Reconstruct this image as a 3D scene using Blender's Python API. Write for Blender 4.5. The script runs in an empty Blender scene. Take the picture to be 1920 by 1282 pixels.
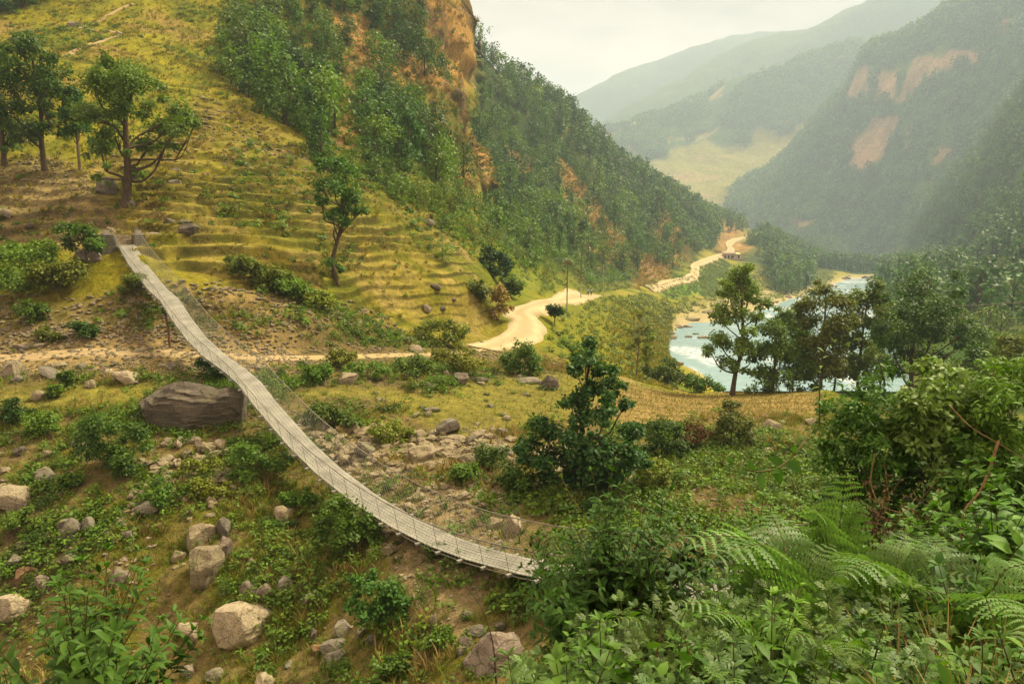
import bpy, math, random
import numpy as np
from mathutils import Vector, Matrix, Euler

R = math.radians
SC = bpy.context.scene
COL = SC.collection

# ------------------------------------------------------------------ camera model
F_PX, CX, CY = 1387.0, 960.0, 641.0
PITCH = math.atan((641 - 430) / F_PX)
CP, SP = math.cos(PITCH), math.sin(PITCH)


def ray(px, py):
    a = (np.asarray(px, float) - CX) / F_PX
    b = (CY - np.asarray(py, float)) / F_PX
    return a, CP + b * SP, -SP + b * CP


def unproj(px, py, Y):
    dx, dy, dz = ray(px, py)
    s = np.asarray(Y, float) / dy
    return dx * s, dy * s, dz * s


def project(x, y, z):
    zf = y * CP - z * SP
    yu = y * SP + z * CP
    return CX + F_PX * x / zf, CY - F_PX * yu / zf


# ------------------------------------------------------------------ numpy noise
def _hash(ix, iy, seed):
    n = (ix.astype(np.int64) * 374761393 + iy.astype(np.int64) * 668265263 + seed * 1442695041) & 0xFFFFFFFF
    n = ((n ^ (n >> 13)) * 1274126177) & 0xFFFFFFFF
    n = n ^ (n >> 16)
    return (n & 0xFFFF).astype(np.float32) / 65535.0


def vnoise(x, y, seed=0):
    """smooth value noise in -1..1"""
    x = np.asarray(x, float); y = np.asarray(y, float)
    ix = np.floor(x); iy = np.floor(y)
    fx = x - ix; fy = y - iy
    u = fx * fx * fx * (fx * (fx * 6 - 15) + 10)
    v = fy * fy * fy * (fy * (fy * 6 - 15) + 10)
    a = _hash(ix, iy, seed); b = _hash(ix + 1, iy, seed)
    c = _hash(ix, iy + 1, seed); d = _hash(ix + 1, iy + 1, seed)
    return 2 * (a + (b - a) * u + (c - a) * v + (a - b - c + d) * u * v) - 1


def fbm(x, y, wl, octaves=4, seed=0, gain=0.5):
    r = 0; amp = 1.0; tot = 0
    ca, sa = math.cos(0.6), math.sin(0.6)
    x = np.asarray(x, float) / wl; y = np.asarray(y, float) / wl
    for o in range(octaves):
        r = r + amp * vnoise(x, y, seed + o * 17)
        tot += amp
        amp *= gain
        x, y = (x * ca - y * sa) * 2.03 + 11.7, (x * sa + y * ca) * 2.03 - 4.1
    return r / tot


def sstep(e0, e1, x):
    t = np.clip((x - e0) / (e1 - e0), 0, 1)
    return t * t * (3 - 2 * t)


def pchip_slopes(X, Yv):
    """monotone slopes along axis 0"""
    h = np.diff(X, axis=0); d = np.diff(Yv, axis=0) / h
    m = np.zeros_like(Yv)
    m[0] = d[0]; m[-1] = d[-1]
    w1 = 2 * h[1:] + h[:-1]; w2 = h[1:] + 2 * h[:-1]
    with np.errstate(divide='ignore', invalid='ignore'):
        hm = (w1 + w2) / (w1 / d[:-1] + w2 / d[1:])
    ok = (d[:-1] * d[1:]) > 0
    m[1:-1] = np.where(ok, hm, 0)
    return m


def pchip1(xk, yk, x):
    xk = np.asarray(xk, float); yk = np.asarray(yk, float)
    m = pchip_slopes(xk[:, None], yk[:, None])[:, 0]
    i = np.clip(np.searchsorted(xk, x) - 1, 0, len(xk) - 2)
    h = xk[i + 1] - xk[i]; t = np.clip((x - xk[i]) / h, 0, 1)
    return ((2 * t**3 - 3 * t**2 + 1) * yk[i] + (t**3 - 2 * t**2 + t) * h * m[i]
            + (-2 * t**3 + 3 * t**2) * yk[i + 1] + (t**3 - t**2) * h * m[i + 1])


def loft(curves, cols, rows_per):
    """curves near->far: {px: (Y, py) or (Y, None, z)}; returns X, Y, Z grids [row, col] of a height field"""
    LY, PZ = [], []
    for c in curves:
        xs = sorted(c)
        ly, zz = [], []
        for px in xs:
            e = c[px]
            ly.append(math.log(e[0]))
            if e[1] is None:
                _, py = project(float((px - CX) / F_PX * e[0]), e[0], e[2])
                zz.append(py)
            else:
                zz.append(e[1])
        if len(xs) == 1:
            L = np.full(len(cols), ly[0]); P = np.full(len(cols), zz[0])
        else:
            L = pchip1(xs, ly, cols); P = pchip1(xs, zz, cols)
        LY.append(L)
        PZ.append(unproj(cols, P, np.exp(L))[2])
    LY = np.array(LY); PZ = np.array(PZ)
    for k in range(1, len(LY)):
        LY[k] = np.maximum(LY[k], LY[k - 1] + 0.008)
    m = pchip_slopes(LY, PZ)
    outL, outZ = [], []
    for k in range(len(curves) - 1):
        n = rows_per[k]
        h = LY[k + 1] - LY[k]
        for j in range(n):
            t = j / n
            outL.append(LY[k] + h * t)
            outZ.append((2*t**3 - 3*t**2 + 1) * PZ[k] + (t**3 - 2*t**2 + t) * h * m[k]
                        + (-2*t**3 + 3*t**2) * PZ[k + 1] + (t**3 - t**2) * h * m[k + 1])
    outL.append(LY[-1]); outZ.append(PZ[-1])
    Yg = np.exp(np.array(outL)); Zg = np.array(outZ)
    # x from the column: px is constant along a column
    zf = Yg * CP - Zg * SP
    Xg = (np.asarray(cols)[None, :] - CX) / F_PX * zf
    return Xg, Yg, Zg


def grid_mesh(name, X, Y, Z, colors=None):
    nr, nc = X.shape
    me = bpy.data.meshes.new(name)
    nv = nr * nc
    me.vertices.add(nv)
    me.vertices.foreach_set('co', np.stack([X, Y, Z], -1).astype(np.float32).ravel())
    idx = np.arange(nv, dtype=np.int32).reshape(nr, nc)
    q = np.stack([idx[:-1, :-1], idx[:-1, 1:], idx[1:, 1:], idx[1:, :-1]], -1).reshape(-1, 4)
    set_faces(me, q)
    me.polygons.foreach_set('use_smooth', np.ones(len(q), bool))
    if colors is not None:
        a = me.color_attributes.new('cover', 'FLOAT_COLOR', 'POINT')
        rgba = np.ones((nv, 4), np.float32); rgba[:, :colors.shape[-1]] = colors.reshape(nv, -1)
        a.data.foreach_set('color', rgba.ravel())
    me.update()
    return me


def set_faces(me, q):
    """q: int array [n, k] of equal-sized faces"""
    n, k = q.shape
    me.loops.add(n * k)
    me.loops.foreach_set('vertex_index', q.astype(np.int32).ravel())
    me.polygons.add(n)
    me.polygons.foreach_set('loop_start', np.arange(0, n * k, k, dtype=np.int32))
    me.update(calc_edges=True)


def new_obj(name, data, parent=None, mats=(), loc=None):
    o = bpy.data.objects.new(name, data)
    COL.objects.link(o)
    if parent is not None:
        o.parent = parent
    for m in mats:
        if data is not None and len(data.materials) < len(mats):
            data.materials.append(m)
    if loc is not None:
        o.location = loc
    return o


def tag(o, label=None, cat=None, group=None, kind=None):
    if label: o['label'] = label
    if cat: o['category'] = cat
    if group: o['group'] = group
    if kind: o['kind'] = kind
    return o


def poly_sdf(px, py, poly):
    """signed distance in the units of px, negative inside"""
    P = np.asarray(poly, float)
    d = np.full(px.shape, 1e18); inside = np.zeros(px.shape, bool)
    for i in range(len(P)):
        a = P[i]; b = P[(i + 1) % len(P)]
        ex, ey = b - a
        wx = px - a[0]; wy = py - a[1]
        t = np.clip((wx * ex + wy * ey) / (ex * ex + ey * ey + 1e-9), 0, 1)
        d = np.minimum(d, (wx - ex * t)**2 + (wy - ey * t)**2)
        cond = ((a[1] <= py) & (b[1] > py)) | ((b[1] <= py) & (a[1] > py))
        if ey != 0:
            inside ^= cond & (px < a[0] + (py - a[1]) / ey * ex)
    d = np.sqrt(d)
    return np.where(inside, -d, d)


def line_dist(x, y, pts):
    d = np.full(np.shape(x), 1e18)
    for i in range(len(pts) - 1):
        ax, ay = pts[i][:2]; bx, by = pts[i + 1][:2]
        ex, ey = bx - ax, by - ay
        t = np.clip(((x - ax) * ex + (y - ay) * ey) / (ex * ex + ey * ey + 1e-9), 0, 1)
        d = np.minimum(d, (x - ax - ex * t)**2 + (y - ay - ey * t)**2)
    return np.sqrt(d)


# ------------------------------------------------------------------ materials
class NT:
    def __init__(self, mat):
        mat.use_nodes = True
        self.t = mat.node_tree
        self.t.nodes.clear()

    def n(self, typ, props=None, **ins):
        nd = self.t.nodes.new(typ)
        for k, v in (props or {}).items():
            setattr(nd, k, v)
        for k, v in ins.items():
            key = int(k[1:]) if k[0] == 'i' and k[1:].isdigit() else k.replace('_', ' ')
            s = nd.inputs[key]
            if isinstance(v, bpy.types.NodeSocket):
                self.t.links.new(v, s)
            else:
                if s.type == 'RGBA' and len(v) == 3: v = (*v, 1)
                s.default_value = v
        return nd

    def noise(self, scale, detail=4, rough=0.55, vec=None, dist=0.0):
        k = dict(Scale=scale, Detail=detail, Roughness=rough, Distortion=dist)
        if vec is not None: k['Vector'] = vec
        return self.n('ShaderNodeTexNoise', **k).outputs['Fac']

    def ramp(self, fac, stops):
        nd = self.n('ShaderNodeValToRGB', Fac=fac)
        cr = nd.color_ramp
        while len(cr.elements) < len(stops): cr.elements.new(0.5)
        for e, (p, c) in zip(cr.elements, stops):
            e.position = p
            e.color = (c, c, c, 1) if isinstance(c, (int, float)) else (*c, 1)
        return nd.outputs['Color']

    def mix(self, fac, a, b, mode='MIX'):
        nd = self.n('ShaderNodeMix', {'data_type': 'RGBA', 'blend_type': mode})
        for key, v in ((0, fac), (6, a), (7, b)):
            s = nd.inputs[key]
            if isinstance(v, bpy.types.NodeSocket): self.t.links.new(v, s)
            else: s.default_value = v if not isinstance(v, tuple) else ((*v, 1) if len(v) == 3 else v)
        return nd.outputs[2]

    def math(self, op, a, b=0.0, clamp=False):
        nd = self.n('ShaderNodeMath', {'operation': op, 'use_clamp': clamp})
        for i, v in enumerate((a, b)):
            if isinstance(v, bpy.types.NodeSocket): self.t.links.new(v, nd.inputs[i])
            else: nd.inputs[i].default_value = v
        return nd.outputs[0]

    def mapr(self, v, a, b, c, d):
        return self.n('ShaderNodeMapRange', Value=v, i1=a, i2=b, i3=c, i4=d).outputs[0]

    def bump(self, h, strength, dist):
        return self.n('ShaderNodeBump', Height=h, Strength=strength, Distance=dist).outputs[0]

    def out(self, bsdf):
        o = self.n('ShaderNodeOutputMaterial')
        self.t.links.new(bsdf, o.inputs['Surface'])

    def bsdf(self, color, rough=0.9, normal=None, spec=0.2, **k):
        kw = dict(Base_Color=color, Roughness=rough)
        kw.update(k)
        nd = self.n('ShaderNodeBsdfPrincipled', **kw)
        nd.inputs['Specular IOR Level'].default_value = spec
        if normal is not None: self.t.links.new(normal, nd.inputs['Normal'])
        return nd.outputs[0]

    def pos(self, obj=False):
        return self.n('ShaderNodeTexCoord').outputs['Object'] if obj else self.n('ShaderNodeNewGeometry').outputs['Position']


def mat(name):
    m = bpy.data.materials.new(name)
    return m, NT(m)
# ------------------------------------------------------------------ terrain: contour lines from the camera bank to the far valley
z_ = lambda Y, z: (Y, None, z)
K = [
 {-340: z_(1.2, -1.75), 2260: z_(1.2, -1.75)},
 {-340: z_(4, -3.6), 500: z_(4, -3.6), 900: z_(4, -3.3), 1200: z_(4.5, -3.0), 1500: z_(5, -3.1), 2260: z_(5, -3.0)},
 {-340: z_(9, -7.8), 500: z_(9, -7.8), 900: z_(9.5, -7.6), 1100: z_(9, -6.4), 1400: z_(9, -5.4), 1700: z_(10, -4.8), 2260: z_(10, -4.5)},
 {-340: z_(19, -14.2), 0: z_(19, -14.2), 300: z_(18, -13.8), 600: z_(17, -13.4), 800: z_(15.5, -12.2), 950: z_(14.5, -10.8),
  1100: z_(15, -11), 1300: z_(17, -12), 1600: z_(18, -13), 1920: z_(20, -14), 2260: z_(22, -14)},
 {-340: (22.5, 1290), 300: (22.5, 1270), 600: (21, 1260), 900: (18, 1240), 1000: (18, 1200), 1150: (19.5, 1130), 1300: (23, 1050),
  1500: (26, 980), 1920: (32, 1000), 2260: (34, 1000)},
 {-340: (28, 1000), 100: (27.5, 1010), 300: (27, 1040), 600: (26, 1050), 800: (25, 1000), 950: (25, 980), 1100: (26, 960),
  1250: (29, 920), 1400: (33, 880), 1550: (36, 850), 1920: (42, 900), 2260: (44, 900)},
 {-340: (35.5, 790), 0: (35, 800), 200: (34, 815), 290: (33, 850), 400: (32, 885), 500: (32, 885), 650: (32.5, 872), 750: (34, 830), 850: (35, 812),
  950: (36.5, 800), 1100: (37, 800), 1300: (40, 800), 1500: (43, 778), 1600: (45, 780), 1920: (52, 830), 2260: (55, 830)},
 {-340: (40, 700), 0: (40, 710), 250: (39.5, 715), 500: (40.5, 715), 700: (43, 715), 850: (46, 708), 950: (49, 706), 1050: (52, 700),
  1150: (54, 715), 1300: (54, 740), 1400: (54, 742), 1500: (53, 738), 1550: (53, 735), 1600: (54, 745), 1920: (60, 800), 2260: (62, 800)},
 {-340: (43, 665), 0: (42.5, 670), 250: (43, 662), 400: (44, 662), 600: (48, 664), 800: (54, 662), 900: (60, 654), 960: (63, 650),
  1020: (66, 648), 1060: (68, 655), 1100: (68, 690), 1180: (72, 700), 1250: (75, 718), 1350: (78, 748), 1500: (78, 760), 1920: (85, 800), 2260: (88, 800)},
 {-340: (46, 600), 0: (46, 600), 240: (47, 590), 400: (47.5, 600), 600: (52, 600), 750: (58, 612), 850: (64, 625), 910: (68, 628), 950: (72, 600),
  1000: (80, 572), 1040: (88, 566), 1060: (90, 575), 1100: (92, 610), 1150: (95, 630), 1200: (98, 648), 1240: (108, 665), 1300: (118, 692),
  1350: (120, 715), 1400: (120, 732), 1500: (120, 745), 1600: (122, 745), 1700: (125, 690), 1920: (125, 650), 2260: (125, 640)},
 {-340: (48, 560), 0: (48, 560), 240: (49, 530), 400: (49.5, 550), 600: (56, 560), 750: (62, 575), 850: (67, 590), 910: (70, 600), 950: (75, 585),
  1000: (88, 563), 1060: (105, 566), 1105: (125, 580), 1150: (125, 600), 1200: (130, 625), 1240: (140, 635), 1270: z_(152, -28.5), 1300: z_(155, -29),
  1350: z_(160, -29), 1440: z_(180, -30), 1540: z_(220, -32), 1600: z_(250, -34), 1640: z_(240, -31), 1700: z_(190, -22), 1920: (170, 600), 2260: (165, 590)},
 {-340: (50, 520), 0: (50, 520), 200: (51, 478), 240: (51.6, 466), 280: (51.6, 468), 350: (52, 500), 500: (55, 500), 650: (60, 520), 800: (66, 540), 900: (72, 550), 945: (78, 572),
  1000: (95, 556), 1060: (120, 558), 1105: (165, 556), 1150: (155, 570), 1200: (160, 590), 1240: (175, 604), 1280: (208, 599), 1340: (225, 588),
  1440: (275, 568), 1540: (385, 540), 1600: (520, 520), 1640: (560, 514), 1700: (300, 545), 1920: (220, 570), 2260: (200, 550)},
 {-340: (55, 420), 0: (56, 415), 200: (55, 428), 240: (55.5, 422), 300: (55.5, 424), 400: (58, 430), 600: (64, 430), 750: (72, 440), 850: (80, 455), 920: (90, 490), 960: (105, 510), 1010: (125, 520),
  1060: (150, 532), 1105: (180, 548), 1150: (200, 548), 1200: (220, 550), 1260: (250, 570), 1340: (270, 568), 1440: (330, 552), 1540: (460, 520),
  1600: (620, 505), 1640: (720, 503), 1700: (450, 520), 1800: (300, 535), 1920: (270, 520), 2260: (250, 500)},
 {-340: (64, 300), 0: (66, 295), 240: (70, 285), 400: (72, 290), 550: (76, 310), 700: (84, 340), 800: (93, 360), 880: (103, 400), 930: (125, 430),
  1000: (150, 460), 1060: (180, 480), 1110: (210, 520), 1200: (260, 530), 1300: (320, 516), 1370: (480, 483), 1440: (500, 486), 1500: (540, 497),
  1560: (650, 502), 1640: (850, 500), 1700: (700, 493), 1800: (450, 500), 1920: (340, 470), 2260: (320, 420)},
 {-340: (85, 180), 0: (86, 170), 240: (92, 160), 400: (96, 175), 500: (98, 205), 600: (110, 210), 700: (118, 230), 800: (128, 270), 850: (135, 290),
  890: (150, 330), 930: (220, 385), 1000: (260, 405), 1100: (290, 440), 1180: (310, 480), 1250: (340, 490), 1300: (400, 484), 1370: (560, 460),
  1420: (620, 446), 1470: (640, 460), 1530: (700, 492), 1580: (800, 507), 1640: (1000, 498), 1700: (900, 475), 1800: (600, 440), 1920: (450, 400), 2260: (420, 300)},
 {-340: (115, 50), 0: (118, 30), 240: (125, 20), 400: (130, 30), 520: (130, 80), 650: (145, 90), 750: (155, 120), 820: (160, 150), 860: (165, 200),
  880: (175, 235), 905: (285, 262), 1000: (330, 300), 1100: (360, 355), 1180: (400, 405), 1250: (430, 425), 1300: (500, 430), 1370: (640, 432),
  1420: (680, 438), 1470: (700, 458), 1530: (740, 495), 1580: (850, 510), 1640: (1060, 498), 1700: (1000, 455), 1760: (800, 385), 1850: (700, 300), 1920: (600, 260), 2260: (560, 100)},
 {-340: (170, -150), 0: (172, -160), 240: (175, -160), 400: (180, -150), 600: (185, -130), 750: (190, -120), 820: (190, -100), 866: (190, -70),
  880: (194, -20), 886: (230, 90), 896: (330, 125), 960: (400, 172), 1060: (460, 232), 1130: (500, 290), 1180: (530, 335), 1250: (570, 368),
  1300: (640, 392), 1360: (720, 415), 1410: (760, 433), 1450: (770, 455), 1530: (800, 500), 1580: (900, 514), 1640: (1150, 502), 1700: (1100, 447),
  1760: (1000, 368), 1850: (900, 265), 1920: (850, 175), 2260: (800, -110)},
]
import copy
last = K[-1]
K.append({px: z_(e[0] * 1.3, min(-20.0, 0) if px > 1400 else 0.55 * float(unproj(px, e[1], e[0])[2])) for px, e in last.items()})
K.append({px: z_(max(1500.0, e[0] * 1.9), -90) for px, e in last.items()})
K.append({-340: z_(9000, -120), 2260: z_(9000, -120)})
ROWS = [12, 22, 40, 60, 90, 70, 40, 30, 36, 26, 34, 50, 70, 75, 75, 80, 14, 10, 6]
cols = np.arange(-340, 2261, 3.0)
TX, TY, TZ = loft(K, cols, ROWS)
TPX, TPY = project(TX, TY, TZ)

# ---- masks of the ground (each a patch of land, soft edged and broken up by noise)
NB = fbm(TX, TY, 9, 4, 3) * 22 + fbm(TX, TY, 60, 3, 4) * 16 * sstep(100, 250, TY)


def region(poly, soft=25, grow=0):
    d = poly_sdf(TPX, TPY, poly)
    return 1 - sstep(-soft, soft, d + NB - grow)


vis = (TY > 12) & (TY < 1150)
near_left = TY < 200
M_terr = region([(-340, 300), (150, 325), (280, 240), (380, 170), (480, 215), (570, 285), (640, 320), (720, 345), (880, 390), (930, 480),
                 (925, 618), (800, 640), (700, 600), (600, 565), (450, 555), (300, 505), (180, 440), (-340, 480)], 20) * near_left

# ---- roads and paths as lines through the land
def line_on(pts):
    """pixel + depth guesses -> ground points by marching on the smooth terrain"""
    return [ground(px, py) for px, py in pts]


class Lookup:
    def __init__(s):
        s.py = TPY; s.run = np.minimum.accumulate(TPY, axis=0)

    def pix(s, px, py):
        c = (px - cols[0]) / 3.0
        j = int(np.clip(round(c), 0, len(cols) - 1))
        col = TPY[:, j]
        below = col <= py
        below[:ROWS[0]] = False
        i = int(np.argmax(below))
        if not below.any(): i = len(col) - 1
        i0 = max(i - 1, 0)
        a, b = col[i0], col[i]
        t = 0.0 if a == b else float(np.clip((a - py) / (a - b), 0, 1))
        Yv = TY[i0, j] + (TY[i, j] - TY[i0, j]) * t
        zv = TZ[i0, j] + (TZ[i, j] - TZ[i0, j]) * t
        xv = (px - CX) / F_PX * (Yv * CP - zv * SP)
        return float(xv), float(Yv), float(zv)

    def xy(s, x, y):
        """height at x, y (arrays)"""
        x = np.atleast_1d(np.asarray(x, float)); y = np.atleast_1d(np.asarray(y, float))
        z = np.full(x.shape, -8.0)
        for it in range(4):
            zf = y * CP - z * SP
            px = CX + F_PX * x / zf
            c = np.clip((px - cols[0]) / 3.0, 0, len(cols) - 1.001)
            j = c.astype(int); f = c - j
            zz = []
            for jj in (j, j + 1):
                Yc = TY[:, jj]
                i = np.clip((Yc < y[None, :]).sum(0) - 1, 0, Yc.shape[0] - 2)
                k = np.arange(len(y))
                y0 = TY[i, jj]; y1 = TY[i + 1, jj]
                t = np.clip((y - y0) / (y1 - y0 + 1e-9), 0, 1)
                zz.append(TZ[i, jj] * (1 - t) + TZ[i + 1, jj] * t)
            z = zz[0] * (1 - f) + zz[1] * f
        return z


LK = Lookup()
ground = LK.pix


def gz(x, y):
    return float(LK.xy([x], [y])[0])


ROAD = [ground(*p) for p in [(905, 654), (950, 640), (985, 622), (988, 600), (975, 588), (1010, 572), (1050, 564), (1085, 558), (1120, 554)]]
ROAD_FAR = [ground(*p) for p in [(1215, 541), (1250, 533), (1290, 524), (1304, 512), (1303, 502), (1320, 492), (1345, 483), (1366, 476), (1370, 468), (1366, 462), (1372, 455), (1384, 450), (1400, 446), (1412, 441), (1420, 438)]]
ROAD = ROAD + ROAD_FAR
PATH = [ground(*p) for p in [(-200, 676), (0, 672), (60, 668), (120, 663), (200, 660), (300, 664), (420, 668), (560, 672), (700, 668), (820, 664), (905, 654)]]
TRAIL = [ground(*p) for p in [(118, 108), (150, 92), (190, 82), (225, 70), (195, 58), (150, 48), (180, 35), (220, 24), (250, 14)]]
d_road = line_dist(TX, TY, ROAD)
d_path = line_dist(TX, TY, PATH)
flat = np.maximum(1 - sstep(2.5, 6, d_road), 1 - sstep(1.0, 3.0, d_path))
flat = np.where(TY > 60, np.maximum(flat, 1 - sstep(3.5, 14, d_road)), flat)
M_field = np.maximum(region([(490, 725), (640, 712), (830, 735), (900, 712), (1040, 705), (1180, 722), (1300, 738), (1540, 735), (1535, 765), (1400, 775), (1200, 800), (1010, 790), (870, 825), (700, 760), (560, 755)], 10),
                     region([(-200, 745), (60, 730), (230, 715), (300, 725), (250, 760), (100, 765), (-200, 775)], 10)) * (TY < 70)

# ---- relief
M_or0 = np.maximum(region([(770, -160), (900, -160), (900, 110), (880, 150), (850, 190), (820, 100), (790, 40)], 9), region([(800, 170), (838, 160), (862, 230), (905, 320), (895, 352), (872, 330), (850, 290), (812, 250)], 9)) * (TY > 100) * (TY < 300)
calm = (1 - 0.97 * flat) * (1 - 0.85 * M_field)
nearw = sstep(10, 16, TY)
dz = fbm(TX, TY, 7, 3, 11) * 0.55 * sstep(12, 22, TY)
dz += fbm(TX, TY, 1.6, 4, 12) * 0.20 * sstep(8, 14, TY) * (1 - 0.6 * M_terr)
dz += fbm(TX, TY, 0.5, 2, 13) * 0.05 * (TY < 90)
dz += fbm(TX, TY, 30, 4, 14) * 4.5 * sstep(90, 170, TY) * (1 - sstep(1100, 1400, TY) * 0)
dz += M_or0 * (0.4 - np.abs(fbm(TX * 1.0, TY * .5, 6, 4, 16))) * 5.0
dz += M_or0 * (0.4 - np.abs(fbm(TX, TY * .7, 2.2, 4, 18))) * 2.6
dz += (0.5 - np.abs(fbm(TX, TY, 55, 4, 15))) * 14 * (1 - .8 * sstep(1270, 1340, TPX) * (TPX < 1650)) * sstep(220, 330, TY) * sstep(0, 25, TZ + 30) * (1 - sstep(1150, 1300, TY))
river_zone = sstep(1225, 1290, TPX) * sstep(100, 125, TY) * (1 - sstep(-26, -12, TZ))
calm = calm * (1 - 0.92 * river_zone)
# terraces
step = 0.92
q = TZ / step + fbm(TX, TY, 14, 3, 21) * 1.3 + fbm(TX, TY, 3.5, 3, 22) * 0.30
fq = q - np.floor(q)
stairs = (sstep(0.68, 0.97, fq) * 0.97 + 0.03 * fq - fq) * step
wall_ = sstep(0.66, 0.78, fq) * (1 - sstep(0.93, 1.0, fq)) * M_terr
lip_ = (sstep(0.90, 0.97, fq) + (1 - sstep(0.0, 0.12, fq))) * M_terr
tmod = 0.45 + 0.9 * fbm(TX, TY, 9, 3, 23)
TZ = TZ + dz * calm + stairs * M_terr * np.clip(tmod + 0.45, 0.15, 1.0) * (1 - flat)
edge_ = sstep(828, 850, TPX) * (1 - sstep(905, 915, TPX)) * (TY > 150) * (TY < 345) * (TPY < 345)
TX = TX + edge_ * (fbm(TZ, TY * .3, 14, 4, 26) * 5.0 + fbm(TZ, TY, 3.5, 3, 27) * 1.8)
TPX2, TPY2 = project(TX, TY, TZ)
# ------------------------------------------------------------------ land cover colours
def C(r, g, b): return np.array([r, g, b], float)
n1 = fbm(TX, TY, 3.0, 4, 31) ; n2 = fbm(TX, TY, 11, 4, 32); n3 = fbm(TX, TY, 0.8, 3, 33); n4 = fbm(TX, TY, 45, 4, 34)
col = np.zeros(TX.shape + (3,))
grassY = C(.225, .208, .024); grassG = C(.10, .14, .022); soil = C(.24, .18, .085); soilD = C(.12, .085, .040); forestF = C(.035, .055, .018)
orange = C(.36, .21, .065); gravel = C(.40, .34, .26); fieldG = C(.185, .175, .050); fieldB = C(.25, .185, .072); rockg = C(.22, .18, .13)


def lay(w, c):
    global col
    w = np.clip(w, 0, 1)[..., None]
    col = col * (1 - w) + np.asarray(c) * w


lay(np.ones(TX.shape), grassY)
lay(sstep(-0.1, 0.5, n2 + 0.3 * n3), grassG)
lay(sstep(0.05, 0.5, n1 + 0.35 * n3) * 0.75, soil)
low = region([(-340, 590), (200, 560), (420, 560), (600, 590), (760, 640), (960, 650), (1080, 705), (1200, 800), (1560, 780), (1700, 850), (1900, 1400), (-340, 1400)], 30) * (TY < 75) * (TY > 12)
lay(low * 0.85, soil * 0.66)
lay(low * sstep(-0.15, 0.4, n1 + 0.4 * n3 + 0.1) * 0.85, C(.085, .092, .013))
lay(low * sstep(0.1, 0.5, n2) * 0.6, soilD)
scree = region([(560, 800), (760, 820), (930, 800), (1010, 900), (960, 1000), (860, 1200), (780, 1240), (760, 1100), (700, 960), (620, 880)], 30) * (TY < 45)
lay(scree * 0.85, C(.27, .21, .115))
pathz = region([(-340, 630), (200, 620), (400, 640), (560, 650), (560, 690), (300, 705), (120, 700), (-340, 720)], 14) * (TY < 60)
lay(pathz * 0.9, C(.29, .215, .10))
bank = region([(160, 560), (420, 530), (640, 560), (740, 620), (560, 655), (240, 650)], 20) * (TY < 60)
lay(bank * 0.7 * sstep(-0.4, 0.2, n1), C(.25, .175, .08))
hillz = region([(-340, 300), (150, 320), (280, 240), (380, 190), (600, 300), (600, 285), (480, 190), (400, 60), (520, -20), (520, -200), (-340, -200)], 25) * (TY < 200) * (1 - M_terr)
lay(M_terr * 0.7, C(.235, .19, .036))
lay(M_terr * sstep(-0.1, 0.4, n2) * 0.75, C(.11, .125, .022))
lay(M_terr * sstep(0.1, 0.5, fbm(TX, TY, 6, 3, 36)) * 0.7, C(.27, .20, .075))
fine = fbm(TX, TY, 1.7, 4, 47)
lay((M_terr + hillz) * sstep(.05, .4, fine) * .55, C(.25, .19, .08))
lay((M_terr + hillz) * sstep(.05, .4, -fine) * .6, C(.075, .10, .014))
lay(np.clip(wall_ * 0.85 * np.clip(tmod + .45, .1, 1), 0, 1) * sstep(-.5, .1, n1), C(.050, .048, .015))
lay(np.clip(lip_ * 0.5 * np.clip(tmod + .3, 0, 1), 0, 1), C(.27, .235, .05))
hillgrass = region([(-340, 300), (150, 320), (280, 240), (380, 190), (600, 300), (600, 285), (480, 190), (400, 60), (520, -20), (520, -200), (-340, -200)], 25) * (TY < 200)
lay(hillgrass * 0.6, C(.245, .222, .022))
lay(hillgrass * sstep(-.1, .4, n1 + .5 * n2) * 0.8, C(.12, .14, .018))
lay(hillgrass * sstep(.1, .45, fbm(TX, TY, 8, 4, 41)) * 0.65, C(.25, .165, .06))
lay(hillgrass * sstep(.15, .4, fbm(TX, TY, 4, 4, 42)) * 0.6, C(.07, .095, .014))
stony = region([(-340, 290), (110, 300), (190, 370), (250, 420), (150, 470), (-340, 480)], 16) * (TY < 80)
lay(stony * .8, C(.26, .195, .095))
lay(stony * sstep(.0, .4, n1) * .7, C(.14, .12, .035))
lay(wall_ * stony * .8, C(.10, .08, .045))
gully = region([(400, 60), (480, 180), (600, 290), (860, 360), (905, 330), (880, 150), (880, -200), (520, -200)], 25) * (TY < 215)
lay(gully * 0.85, C(.10, .10, .020))
lay(gully * sstep(-.2, .4, n2 + .4 * n3) * 0.8, C(.20, .15, .040))
lush = region([(640, 330), (760, 320), (880, 370), (950, 450), (1060, 500), (1060, 550), (940, 570), (900, 480), (820, 400)], 20) * (TY < 180)
lay(lush * 0.7, C(.13, .16, .020))
roadside = region([(1010, 588), (1070, 562), (1150, 556), (1245, 560), (1262, 600), (1215, 705), (1100, 692), (1060, 645)], 12) * (TY < 230) * (TY > 60)
rs2 = sstep(1000, 1020, TPX) * (1 - sstep(1250, 1275, TPX)) * (TY > 62) * (TY < 240) * sstep(1.8, 3.0, d_road)
lay(np.maximum(roadside, rs2) * 0.8, C(.115, .135, .022))
lay(roadside * sstep(-.1, .4, n2) * .6, C(.22, .21, .03))
lay(M_field * 0.85, fieldG)
brownf = region([(1080, 760), (1180, 722), (1300, 736), (1545, 735), (1545, 770), (1300, 800), (1060, 800)], 10, 0) * (TY < 70)
lay(brownf, fieldB)
lay(brownf * sstep(.55, .8, np.sin((TX * .25 + TY * 1.0 + n1 * .5) * 2.6)) * .7, C(.15, .115, .03))
spur = sstep(190, 230, TY) * (TY < 1200)
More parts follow.
